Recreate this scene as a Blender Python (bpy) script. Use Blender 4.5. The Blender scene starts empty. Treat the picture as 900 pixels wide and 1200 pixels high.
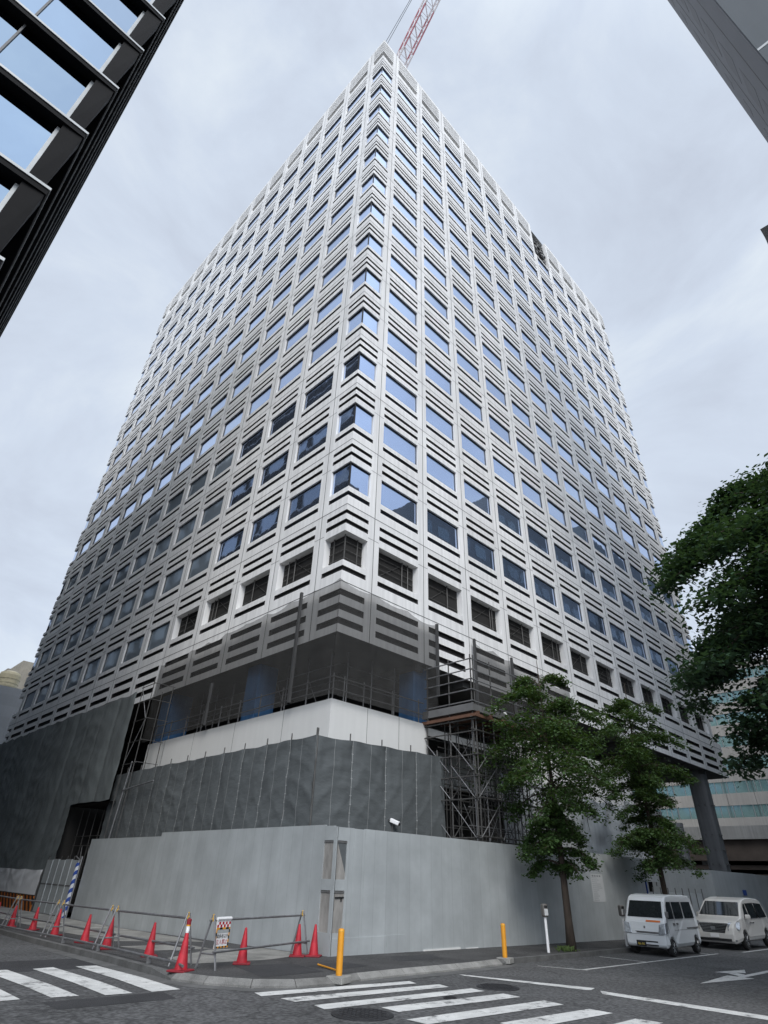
import bpy, bmesh, math, random
from mathutils import Vector, Matrix
from math import radians as RAD, sin, cos, pi

sc = bpy.context.scene
col = sc.collection
rnd = random.Random(7)

# ------------------------------------------------------------------ camera
cam_d = bpy.data.cameras.new("camera")
cam = bpy.data.objects.new("camera", cam_d)
col.objects.link(cam)
cam.location = (-13.456, -16.261, 1.70)
cam.rotation_euler = (2.14659432, -0.0310355, -0.789997)
cam_d.sensor_fit = 'HORIZONTAL'
cam_d.sensor_width = 36.0
cam_d.lens = 661.18 / 900.0 * 36.0
cam_d.clip_start = 0.1
cam_d.clip_end = 3000
sc.camera = cam

# ------------------------------------------------------------------ world: overcast sky
SUN_EL, SUN_AZ = RAD(42), RAD(219)
sun_dir = Vector((sin(SUN_AZ) * cos(SUN_EL), cos(SUN_AZ) * cos(SUN_EL), sin(SUN_EL)))
W = bpy.data.worlds.new("World")
sc.world = W
W.use_nodes = True
nt = W.node_tree
nt.nodes.clear()
def wn(t, **k):
    n = nt.nodes.new(t)
    for a, b in k.items(): setattr(n, a, b)
    return n
wout = wn('ShaderNodeOutputWorld'); wbg = wn('ShaderNodeBackground')
wbg.inputs['Strength'].default_value = 0.1
sky = wn('ShaderNodeTexSky', sky_type='NISHITA', sun_disc=False)
sky.sun_elevation = SUN_EL; sky.sun_rotation = SUN_AZ
tc = wn('ShaderNodeTexCoord')
mp = wn('ShaderNodeMapping'); mp.inputs['Scale'].default_value = (1.0, 1.0, 2.0)
mp.inputs['Location'].default_value = (3.3, 1.7, 0.4)
nz = wn('ShaderNodeTexNoise'); nz.inputs['Scale'].default_value = 2.4
nz.inputs['Detail'].default_value = 9; nz.inputs['Roughness'].default_value = 0.58
nz.inputs['Distortion'].default_value = 0.5
rp = wn('ShaderNodeValToRGB')
rp.color_ramp.elements[0].position = 0.34; rp.color_ramp.elements[0].color = (0.51, 0.565, 0.665, 1)
rp.color_ramp.elements[1].position = 0.70; rp.color_ramp.elements[1].color = (0.72, 0.785, 0.85, 1)
e = rp.color_ramp.elements.new(0.50); e.color = (0.585, 0.655, 0.765, 1)
dotn = wn('ShaderNodeVectorMath', operation='DOT_PRODUCT'); dotn.inputs[1].default_value = sun_dir
mr = wn('ShaderNodeMapRange', interpolation_type='SMOOTHSTEP')
mr.inputs['From Min'].default_value = 0.40; mr.inputs['From Max'].default_value = 1.0
mr.inputs['To Min'].default_value = 10.3; mr.inputs['To Max'].default_value = 27.0
scl = wn('ShaderNodeVectorMath', operation='SCALE')
mixs = wn('ShaderNodeMix', data_type='RGBA'); mixs.inputs['Factor'].default_value = 0.93
L_ = nt.links.new
L_(tc.outputs['Generated'], mp.inputs['Vector']); L_(mp.outputs['Vector'], nz.inputs['Vector'])
L_(nz.outputs['Fac'], rp.inputs['Fac'])
L_(tc.outputs['Generated'], dotn.inputs[0]); L_(dotn.outputs['Value'], mr.inputs['Value'])
L_(rp.outputs['Color'], scl.inputs[0]); L_(mr.outputs['Result'], scl.inputs['Scale'])
L_(sky.outputs['Color'], mixs.inputs['A']); L_(scl.outputs['Vector'], mixs.inputs['B'])
L_(mixs.outputs['Result'], wbg.inputs['Color']); L_(wbg.outputs['Background'], wout.inputs['Surface'])

sd = bpy.data.lights.new("sun", 'SUN'); sd.energy = 2.0; sd.angle = RAD(26); sd.color = (1.0, 0.96, 0.9)
so = bpy.data.objects.new("sun", sd); col.objects.link(so)
so.rotation_euler = sun_dir.to_track_quat('Z', 'Y').to_euler()
so.location = (0, -40, 90)

sc.view_settings.view_transform = 'Standard'
sc.view_settings.look = 'None'
sc.view_settings.exposure = 0.18
sc.view_settings.gamma = 1.0
sc.view_settings.use_curve_mapping = False

# ------------------------------------------------------------------ ground heights
HX, HY = -1.60, -2.62
def gz(x, y):
    return -0.0155 * min(12, max(0, y - HY)) - 0.0085 * min(40, max(0, x - HX))
ROAD = -0.12

# ------------------------------------------------------------------ materials
def nodes_of(m):
    m.use_nodes = True
    return m.node_tree, m.node_tree.nodes, m.node_tree.links, m.node_tree.nodes['Principled BSDF']

def mat(name, c, rough=0.7, metal=0.0, var=0.12, nscale=1.5, streak=0.0, bump=0.0, bscale=30.0, spec=0.4,
        coord='Object', var2=0.0, island=0.0, stretch=(1, 1, 1)):
    m = bpy.data.materials.new(name)
    t, N, L, b = nodes_of(m)
    b.inputs['Roughness'].default_value = rough
    b.inputs['Metallic'].default_value = metal
    b.inputs['Specular IOR Level'].default_value = spec
    tcn = N.new('ShaderNodeTexCoord')
    mpn = N.new('ShaderNodeMapping'); mpn.inputs['Scale'].default_value = stretch
    L.new(tcn.outputs[coord], mpn.inputs['Vector'])
    n1 = N.new('ShaderNodeTexNoise'); n1.inputs['Scale'].default_value = nscale
    n1.inputs['Detail'].default_value = 6; n1.inputs['Roughness'].default_value = 0.6
    L.new(mpn.outputs['Vector'], n1.inputs['Vector'])
    def rng(sock, lo, hi, a=0.3, bb=0.7):
        r = N.new('ShaderNodeMapRange')
        r.inputs['From Min'].default_value = a; r.inputs['From Max'].default_value = bb
        r.inputs['To Min'].default_value = lo; r.inputs['To Max'].default_value = hi
        L.new(sock, r.inputs['Value']); return r.outputs['Result']
    def mul(a, bb):
        x = N.new('ShaderNodeMath'); x.operation = 'MULTIPLY'
        L.new(a, x.inputs[0]); L.new(bb, x.inputs[1]); return x.outputs[0]
    v = rng(n1.outputs['Fac'], 1 - var, 1 + var)
    if streak:
        mp2 = N.new('ShaderNodeMapping'); mp2.inputs['Scale'].default_value = (3.0, 3.0, 0.12)
        L.new(tcn.outputs[coord], mp2.inputs['Vector'])
        n2 = N.new('ShaderNodeTexNoise'); n2.inputs['Scale'].default_value = 1.6; n2.inputs['Detail'].default_value = 5
        L.new(mp2.outputs['Vector'], n2.inputs['Vector'])
        v = mul(v, rng(n2.outputs['Fac'], 1 - streak, 1 + streak * 0.5))
    if var2:
        n3 = N.new('ShaderNodeTexNoise'); n3.inputs['Scale'].default_value = nscale * 40; n3.inputs['Detail'].default_value = 2
        L.new(mpn.outputs['Vector'], n3.inputs['Vector'])
        v = mul(v, rng(n3.outputs['Fac'], 1 - var2, 1 + var2))
    if island:
        ge = N.new('ShaderNodeNewGeometry')
        v = mul(v, rng(ge.outputs['Random Per Island'], 1 - island, 1 + island, 0, 1))
    s = N.new('ShaderNodeVectorMath'); s.operation = 'SCALE'; s.inputs[0].default_value = c[:3]
    L.new(v, s.inputs['Scale']); L.new(s.outputs['Vector'], b.inputs['Base Color'])
    if bump:
        nb = N.new('ShaderNodeTexNoise'); nb.inputs['Scale'].default_value = bscale; nb.inputs['Detail'].default_value = 4
        L.new(mpn.outputs['Vector'], nb.inputs['Vector'])
        bn = N.new('ShaderNodeBump'); bn.inputs['Strength'].default_value = bump; bn.inputs['Distance'].default_value = 0.05
        L.new(nb.outputs['Fac'], bn.inputs['Height']); L.new(bn.outputs['Normal'], b.inputs['Normal'])
    return m

def glass_mat(name, c, rough=0.02, wav=0.010, body=0.0):
    m = bpy.data.materials.new(name)
    t, N, L, b = nodes_of(m)
    b.inputs['Metallic'].default_value = 1.0 - body; b.inputs['Roughness'].default_value = rough
    oi = N.new('ShaderNodeObjectInfo'); ge = N.new('ShaderNodeNewGeometry')
    r = N.new('ShaderNodeMath'); r.operation = 'ADD'
    L.new(oi.outputs['Random'], r.inputs[0]); L.new(ge.outputs['Random Per Island'], r.inputs[1])
    mrn = N.new('ShaderNodeMapRange'); mrn.inputs['From Max'].default_value = 2.0
    mrn.inputs['To Min'].default_value = 0.76; mrn.inputs['To Max'].default_value = 1.12
    L.new(r.outputs[0], mrn.inputs['Value'])
    s = N.new('ShaderNodeVectorMath'); s.operation = 'SCALE'; s.inputs[0].default_value = c
    L.new(mrn.outputs['Result'], s.inputs['Scale']); L.new(s.outputs['Vector'], b.inputs['Base Color'])
    tcn = N.new('ShaderNodeTexCoord'); nb = N.new('ShaderNodeTexNoise'); nb.inputs['Scale'].default_value = 0.9
    L.new(tcn.outputs['Object'], nb.inputs['Vector'])
    bn = N.new('ShaderNodeBump'); bn.inputs['Strength'].default_value = wav * 10; bn.inputs['Distance'].default_value = 0.03
    L.new(nb.outputs['Fac'], bn.inputs['Height']); L.new(bn.outputs['Normal'], b.inputs['Normal'])
    return m

def panel_concrete(name, c, px, pz, ox, oz, amt=0.06, streak=0.10):
    """painted precast concrete: tone varies a little from panel to panel, faint rain streaks"""
    m = mat(name, c, rough=0.75, var=0.05, nscale=0.35, streak=streak, bump=0.05, bscale=14)
    t, N, L = m.node_tree, m.node_tree.nodes, m.node_tree.links
    b = N['Principled BSDF']
    src = b.inputs['Base Color'].links[0].from_socket
    tcn = N.new('ShaderNodeTexCoord')
    sb = N.new('ShaderNodeVectorMath'); sb.operation = 'SUBTRACT'; sb.inputs[1].default_value = (ox, ox, oz)
    dv = N.new('ShaderNodeVectorMath'); dv.operation = 'DIVIDE'; dv.inputs[1].default_value = (px, px, pz)
    fl = N.new('ShaderNodeVectorMath'); fl.operation = 'FLOOR'
    wnn = N.new('ShaderNodeTexWhiteNoise')
    L.new(tcn.outputs['Object'], sb.inputs[0]); L.new(sb.outputs[0], dv.inputs[0]); L.new(dv.outputs[0], fl.inputs[0])
    L.new(fl.outputs[0], wnn.inputs['Vector'])
    r = N.new('ShaderNodeMapRange'); r.inputs['To Min'].default_value = 1 - amt; r.inputs['To Max'].default_value = 1 + amt * 0.5
    L.new(wnn.outputs['Value'], r.inputs['Value'])
    s = N.new('ShaderNodeVectorMath'); s.operation = 'SCALE'
    L.new(src, s.inputs[0]); L.new(r.outputs['Result'], s.inputs['Scale'])
    L.new(s.outputs['Vector'], b.inputs['Base Color'])
    return m

def leaf_mat(name, c):
    m = mat(name, c, rough=0.55, var=0.35, nscale=0.9, island=0.35, spec=0.3)
    N, L = m.node_tree.nodes, m.node_tree.links
    b = N['Principled BSDF']; out = N['Material Output']
    tr = N.new('ShaderNodeBsdfTranslucent'); tr.inputs['Color'].default_value = (c[0] * 2.2, c[1] * 2.0, c[2] * 0.9, 1)
    mx = N.new('ShaderNodeMixShader'); mx.inputs['Fac'].default_value = 0.28
    L.new(b.outputs[0], mx.inputs[1]); L.new(tr.outputs[0], mx.inputs[2]); L.new(mx.outputs[0], out.inputs['Surface'])
    return m

def net_mat(name, c, alpha):
    m = mat(name, c, rough=0.9, var=0.2, nscale=0.8, streak=0.2)
    N, L = m.node_tree.nodes, m.node_tree.links
    b = N['Principled BSDF']; out = N['Material Output']
    tr = N.new('ShaderNodeBsdfTransparent')
    mx = N.new('ShaderNodeMixShader'); mx.inputs['Fac'].default_value = alpha
    L.new(tr.outputs[0], mx.inputs[1]); L.new(b.outputs[0], mx.inputs[2]); L.new(mx.outputs[0], out.inputs['Surface'])
    return m

F, P, LZ, BZ, TZ, WT, J0 = 3.805, 3.4, 11.93, 9.735, 70.0, 44.27, 1.735

M = {}
M['tower'] = panel_concrete('tower_concrete', (0.80, 0.795, 0.785), P, F, J0, LZ, 0.07, 0.14)
M['joint'] = mat('joint_sealant', (0.10, 0.10, 0.10), 0.9)
M['slot'] = mat('dark_slot_shade', (0.075, 0.072, 0.072), 0.6)  # slot shade put into the colour; slit windows share this dark tone
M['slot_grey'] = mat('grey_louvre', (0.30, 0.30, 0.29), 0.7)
M['slot_brown'] = mat('brown_slot_shade', (0.045, 0.041, 0.040), 0.7)  # shade of the lowest slots put into a dark brown; debris shares it
M['dark'] = mat('interior_shade', (0.022, 0.021, 0.020), 0.9)  # near-black stands in for unlit depth in openings; debris backing shares it
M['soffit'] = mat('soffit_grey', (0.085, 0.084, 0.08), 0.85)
M['glass'] = glass_mat('blue_mirror_glass', (0.47, 0.58, 0.80), body=0.08)
M['glass_room'] = glass_mat('curtained_glass', (0.30, 0.36, 0.42), 0.05, 0.01, 0.55)
M['glass_side'] = glass_mat('grey_side_glass', (0.30, 0.36, 0.42), 0.05, 0.01, 0.5)
M['frame'] = mat('window_frame_metal', (0.05, 0.052, 0.058), 0.45, 0.6)
M['white_wall'] = mat('white_wall_paint', (0.60, 0.60, 0.585), 0.75, var=0.04, nscale=0.4, streak=0.03)
M['asphalt'] = mat('asphalt', (0.088, 0.088, 0.089), 0.88, var=0.22, nscale=0.35, var2=0.5, bump=0.5, bscale=90)
M['asphalt2'] = mat('sidewalk_asphalt', (0.060, 0.059, 0.059), 0.9, var=0.3, nscale=0.7, var2=0.45, bump=0.5, bscale=90)
M['asphalt_patch'] = mat('patch_asphalt', (0.036, 0.036, 0.038), 0.85, var=0.2, nscale=1.5, var2=0.4, bump=0.4, bscale=90)
M['dusty'] = mat('dusty_concrete', (0.21, 0.205, 0.19), 0.9, var=0.45, nscale=0.9, var2=0.2)
M['kerb'] = mat('kerb_concrete', (0.22, 0.217, 0.205), 0.9, var=0.3, nscale=2.0, var2=0.25, bump=0.3)
M['kerb_dark'] = mat('kerb_dark_stone', (0.10, 0.10, 0.098), 0.9, var=0.3, nscale=2.0, var2=0.25)
M['kerb_mid'] = mat('kerb_worn_concrete', (0.155, 0.153, 0.146), 0.9, var=0.35, nscale=2.0, var2=0.25, bump=0.3)
M['paint'] = None
M['iron'] = mat('cast_iron', (0.042, 0.042, 0.045), 0.65, 0.5, var=0.3, nscale=8, bump=0.6, bscale=60)
M['tarp'] = mat('grey_tarpaulin', (0.092, 0.101, 0.104), 0.55, var=0.10, nscale=0.6, streak=0.05, bump=0.55, bscale=1.9, spec=0.4, stretch=(1.1, 1.1, 2.4))
M['tarp2'] = mat('green_grey_tarpaulin', (0.150, 0.166, 0.166), 0.62, var=0.10, nscale=0.5, streak=0.10, bump=0.4, bscale=1.8, spec=0.35, stretch=(1.2, 1.2, 1.2))
M['seam'] = mat('lacing_cord', (0.26, 0.27, 0.27), 0.7)
M['sheet'] = mat('pale_sheet', (0.34, 0.36, 0.37), 0.6, var=0.15, nscale=0.6, streak=0.15, bump=0.3, bscale=2.5)
M['pipe'] = mat('galvanised_pipe', (0.22, 0.22, 0.225), 0.5, 0.6, var=0.3, nscale=4)
M['pipe_dark'] = mat('dark_pipe', (0.085, 0.083, 0.080), 0.6, 0.4, var=0.3, nscale=4)  # darker variant of the pipe colour
M['wood'] = mat('timber', (0.11, 0.055, 0.035), 0.8, var=0.3, nscale=3)
M['deck'] = mat('steel_deck', (0.16, 0.16, 0.16), 0.6, 0.4, var=0.2)
M['blue_wrap'] = mat('blue_wrap', (0.045, 0.13, 0.28), 0.6, var=0.2, nscale=1.5, streak=0.15)
M['net'] = net_mat('dark_net', (0.045, 0.044, 0.042), 0.55)
M['netpole'] = mat('net_pole', (0.05, 0.05, 0.05), 0.6)
M['orange'] = mat('yellow_orange_plastic', (0.62, 0.27, 0.02), 0.45, var=0.1, nscale=3, streak=0.1)
M['red'] = mat('cone_red', (0.40, 0.020, 0.032), 0.55, var=0.30, nscale=4)
M['red_dark'] = mat('cone_base_rubber', (0.20, 0.012, 0.02), 0.7, var=0.25, nscale=6)
M['white'] = mat('white_plastic', (0.72, 0.72, 0.72), 0.5, var=0.06)
M['black'] = mat('black_plastic', (0.015, 0.015, 0.016), 0.5)
M['yellow'] = mat('yellow_clamp', (0.60, 0.36, 0.05), 0.5)
M['bark'] = mat('bark', (0.055, 0.042, 0.033), 0.95, var=0.35, nscale=5, bump=0.8, bscale=20, stretch=(1, 1, 0.25))
M['leaf'] = leaf_mat('leaf_green', (0.049, 0.092, 0.031))
M['leaf_b'] = leaf_mat('leaf_deep_green', (0.030, 0.062, 0.034))
M['grass'] = mat('weeds', (0.07, 0.11, 0.03), 0.8, var=0.3)
M['blackmetal'] = mat('black_metal_cladding', (0.009, 0.009, 0.0098), 0.6, 0.0, var=0.15, spec=0.06)
M['lip'] = mat('pale_aluminium', (0.36, 0.37, 0.37), 0.5, 0.5, var=0.1)
M['glass2'] = glass_mat('clear_sky_glass', (0.22, 0.28, 0.35), 0.01, 0.006)
M['glass3'] = glass_mat('teal_glass', (0.34, 0.52, 0.49), 0.08, 0.02, 0.3)
M['glass_dark'] = glass_mat('dark_block_glass', (0.07, 0.11, 0.13), 0.1, 0.02, 0.3)
M['stone'] = panel_concrete('brown_grey_stone', (0.15, 0.15, 0.155), 3.0, 3.6, 0.0, 0.0, 0.03, 0.03)
M['stone_dark'] = panel_concrete('slate_panel', (0.085, 0.098, 0.11), 3.0, 7.2, 0.0, 0.0, 0.08, 0.05)
M['stone_brown'] = mat('brown_panel', (0.10, 0.092, 0.085), 0.7)
M['beige'] = mat('beige_tile', (0.36, 0.345, 0.325), 0.85, var=0.08, nscale=0.3, streak=0.15)
M['deckband'] = mat('deck_concrete', (0.30, 0.30, 0.29), 0.85, var=0.12, nscale=0.4, streak=0.15)
M['rustbrown'] = mat('brown_concrete', (0.085, 0.068, 0.058), 0.9, var=0.3, nscale=0.3)
M['grey_clad'] = panel_concrete('grey_cladding', (0.22, 0.24, 0.265), 2.2, 1.4, 0.0, 0.0, 0.05, 0.05)
M['cream'] = mat('cream_tank', (0.50, 0.45, 0.31), 0.6)
M['ochre'] = mat('ochre_wall', (0.30, 0.28, 0.24), 0.85, streak=0.1)
M['crane_red'] = mat('crane_red_paint', (0.50, 0.10, 0.13), 0.5)
M['crane_pink'] = mat('faded_red_paint', (0.50, 0.17, 0.20), 0.6)
M['crane_white'] = mat('crane_white_paint', (0.72, 0.66, 0.66), 0.5)
M['meter'] = mat('meter_grey', (0.16, 0.15, 0.14), 0.5, 0.3)
M['blue'] = mat('blue_sign', (0.02, 0.06, 0.25), 0.5)
M['window_film'] = mat('clear_vinyl_window', (0.26, 0.25, 0.235), 0.25, var=0.3, nscale=3.0, stretch=(1, 1, 0.4), bump=0.4, bscale=4)
M['dark_clad'] = mat('dark_cladding', (0.05, 0.07, 0.08), 0.6)
M['teal_wall'] = mat('teal_window_wall', (0.30, 0.31, 0.32), 0.8)
M['grey_paper'] = mat('notice_paper', (0.47, 0.48, 0.48), 0.7, var=0.05)
M['grey_ink'] = mat('notice_ink', (0.22, 0.23, 0.235), 0.7)
M['carwhite'] = mat('white_car_paint', (0.62, 0.64, 0.65), 0.22, var=0.03, spec=0.6)
M['carpearl'] = mat('pearl_car_paint', (0.58, 0.565, 0.535), 0.22, var=0.03, spec=0.6)
M['carglass'] = mat('car_glass', (0.018, 0.022, 0.024), 0.04, spec=0.8, var=0.2)
M['tyre'] = mat('tyre_rubber', (0.018, 0.018, 0.018), 0.85)
M['rim'] = mat('wheel_rim', (0.35, 0.36, 0.37), 0.35, 0.8)
M['lamp'] = mat('headlight_lens', (0.38, 0.40, 0.42), 0.12, 0.5, var=0.3, nscale=12)
M['chrome'] = mat('chrome', (0.5, 0.5, 0.5), 0.2, 0.9)
M['trim'] = mat('grey_trim', (0.12, 0.12, 0.12), 0.5)
M['vanstrip'] = mat('orange_sticker', (0.55, 0.14, 0.03), 0.5)
M['gold'] = mat('plate_yellow_ink', (0.55, 0.42, 0.06), 0.6)

def hoard_mat():
    m = mat('hoarding_steel', (0.41, 0.435, 0.44), 0.42, 0.2, var=0.13, nscale=0.9, streak=0.04, bump=0.06, bscale=1.5, spec=0.5)
    N, L = m.node_tree.nodes, m.node_tree.links
    b = N['Principled BSDF']; src = b.inputs['Base Color'].links[0].from_socket
    tcn = N.new('ShaderNodeTexCoord'); sx = N.new('ShaderNodeSeparateXYZ'); L.new(tcn.outputs['Object'], sx.inputs[0])
    ad = N.new('ShaderNodeMath'); ad.operation = 'SUBTRACT'; L.new(sx.outputs['X'], ad.inputs[0]); L.new(sx.outputs['Y'], ad.inputs[1])
    dv = N.new('ShaderNodeMath'); dv.operation = 'DIVIDE'; L.new(ad.outputs[0], dv.inputs[0]); dv.inputs[1].default_value = 0.5
    fr = N.new('ShaderNodeMath'); fr.operation = 'FRACT'; L.new(dv.outputs[0], fr.inputs[0])
    lt = N.new('ShaderNodeMath'); lt.operation = 'LESS_THAN'; L.new(fr.outputs[0], lt.inputs[0]); lt.inputs[1].default_value = 0.026
    fl = N.new('ShaderNodeMath'); fl.operation = 'FLOOR'; L.new(dv.outputs[0], fl.inputs[0])
    wnn = N.new('ShaderNodeTexWhiteNoise'); wnn.noise_dimensions = '1D'; L.new(fl.outputs[0], wnn.inputs['W'])
    r = N.new('ShaderNodeMapRange'); r.inputs['To Min'].default_value = 0.95; r.inputs['To Max'].default_value = 1.03
    L.new(wnn.outputs['Value'], r.inputs['Value'])
    ma = N.new('ShaderNodeMath'); ma.operation = 'MULTIPLY_ADD'; L.new(lt.outputs[0], ma.inputs[0]); ma.inputs[1].default_value = -0.20
    L.new(r.outputs['Result'], ma.inputs[2])
    s = N.new('ShaderNodeVectorMath'); s.operation = 'SCALE'; L.new(src, s.inputs[0]); L.new(ma.outputs[0], s.inputs['Scale'])
    L.new(s.outputs['Vector'], b.inputs['Base Color'])
    return m
M['hoard'] = hoard_mat()

def paint_mat():
    m = mat('road_paint', (0.54, 0.54, 0.525), 0.8, var=0.18, nscale=2.0, var2=0.2)
    N, L = m.node_tree.nodes, m.node_tree.links
    b = N['Principled BSDF']; src = b.inputs['Base Color'].links[0].from_socket
    tcn = N.new('ShaderNodeTexCoord')
    n = N.new('ShaderNodeTexNoise'); n.inputs['Scale'].default_value = 3.0; n.inputs['Detail'].default_value = 9; n.inputs['Roughness'].default_value = 0.75
    L.new(tcn.outputs['Object'], n.inputs['Vector'])
    r = N.new('ShaderNodeMapRange'); r.inputs['From Min'].default_value = 0.54; r.inputs['From Max'].default_value = 0.66
    L.new(n.outputs['Fac'], r.inputs['Value'])
    mx = N.new('ShaderNodeMix'); mx.data_type = 'RGBA'; mx.inputs['B'].default_value = (0.10, 0.10, 0.10, 1)
    L.new(r.outputs['Result'], mx.inputs['Factor']); L.new(src, mx.inputs['A']); L.new(mx.outputs['Result'], b.inputs['Base Color'])
    return m
M['paint'] = paint_mat()

def crack(m, scale=.45, amt=.5):
    N, L = m.node_tree.nodes, m.node_tree.links
    b = N['Principled BSDF']; src = b.inputs['Base Color'].links[0].from_socket
    tcn = N.new('ShaderNodeTexCoord')
    dn = N.new('ShaderNodeTexNoise'); dn.inputs['Scale'].default_value = 2.2; dn.inputs['Detail'].default_value = 5
    L.new(tcn.outputs['Object'], dn.inputs['Vector'])
    ad = N.new('ShaderNodeMix'); ad.data_type = 'RGBA'; ad.blend_type = 'ADD'; ad.inputs['Factor'].default_value = .6
    L.new(tcn.outputs['Object'], ad.inputs['A']); L.new(dn.outputs['Color'], ad.inputs['B'])
    vo = N.new('ShaderNodeTexVoronoi'); vo.feature = 'DISTANCE_TO_EDGE'; vo.inputs['Scale'].default_value = scale
    L.new(ad.outputs['Result'], vo.inputs['Vector'])
    r = N.new('ShaderNodeMapRange'); r.inputs['From Max'].default_value = .010; r.inputs['To Min'].default_value = amt; r.inputs['To Max'].default_value = 1.0
    L.new(vo.outputs['Distance'], r.inputs['Value'])
    st = N.new('ShaderNodeTexNoise'); st.inputs['Scale'].default_value = .9; st.inputs['Detail'].default_value = 7; st.inputs['Roughness'].default_value = .65
    L.new(tcn.outputs['Object'], st.inputs['Vector'])
    r2 = N.new('ShaderNodeMapRange'); r2.inputs['From Min'].default_value = .56; r2.inputs['From Max'].default_value = .72; r2.inputs['To Min'].default_value = 1.0; r2.inputs['To Max'].default_value = .62
    L.new(st.outputs['Fac'], r2.inputs['Value'])
    mu = N.new('ShaderNodeMath'); mu.operation = 'MULTIPLY'; L.new(r.outputs['Result'], mu.inputs[0]); L.new(r2.outputs['Result'], mu.inputs[1])
    s = N.new('ShaderNodeVectorMath'); s.operation = 'SCALE'; L.new(src, s.inputs[0]); L.new(mu.outputs[0], s.inputs['Scale'])
    L.new(s.outputs['Vector'], b.inputs['Base Color'])
crack(M['asphalt'], .28, .55); crack(M['asphalt2'], .5, .6)
def stripe_mat(name, a, b_, size, vec):
    m = mat(name, a, 0.6, var=0.05)
    N, L = m.node_tree.nodes, m.node_tree.links
    b = N['Principled BSDF']
    tcn = N.new('ShaderNodeTexCoord'); d = N.new('ShaderNodeVectorMath'); d.operation = 'DOT_PRODUCT'; d.inputs[1].default_value = vec
    L.new(tcn.outputs['Object'], d.inputs[0])
    dv = N.new('ShaderNodeMath'); dv.operation = 'DIVIDE'; dv.inputs[1].default_value = size; L.new(d.outputs['Value'], dv.inputs[0])
    fr = N.new('ShaderNodeMath'); fr.operation = 'FRACT'; L.new(dv.outputs[0], fr.inputs[0])
    lt = N.new('ShaderNodeMath'); lt.operation = 'LESS_THAN'; lt.inputs[1].default_value = 0.5; L.new(fr.outputs[0], lt.inputs[0])
    mx = N.new('ShaderNodeMix'); mx.data_type = 'RGBA'; mx.inputs['A'].default_value = (*a, 1); mx.inputs['B'].default_value = (*b_, 1)
    L.new(lt.outputs[0], mx.inputs['Factor']); L.new(mx.outputs['Result'], b.inputs['Base Color'])
    return m
M['stripe_ob'] = stripe_mat('orange_black_stripes', (0.42, 0.12, 0.015), (0.012, 0.012, 0.012), 0.42, (0, 0.8, -0.8))
M['stripe_bw'] = stripe_mat('blue_white_stripes', (0.02, 0.06, 0.28), (0.55, 0.57, 0.6), 0.30, (0, 0.9, 0.9))

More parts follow.
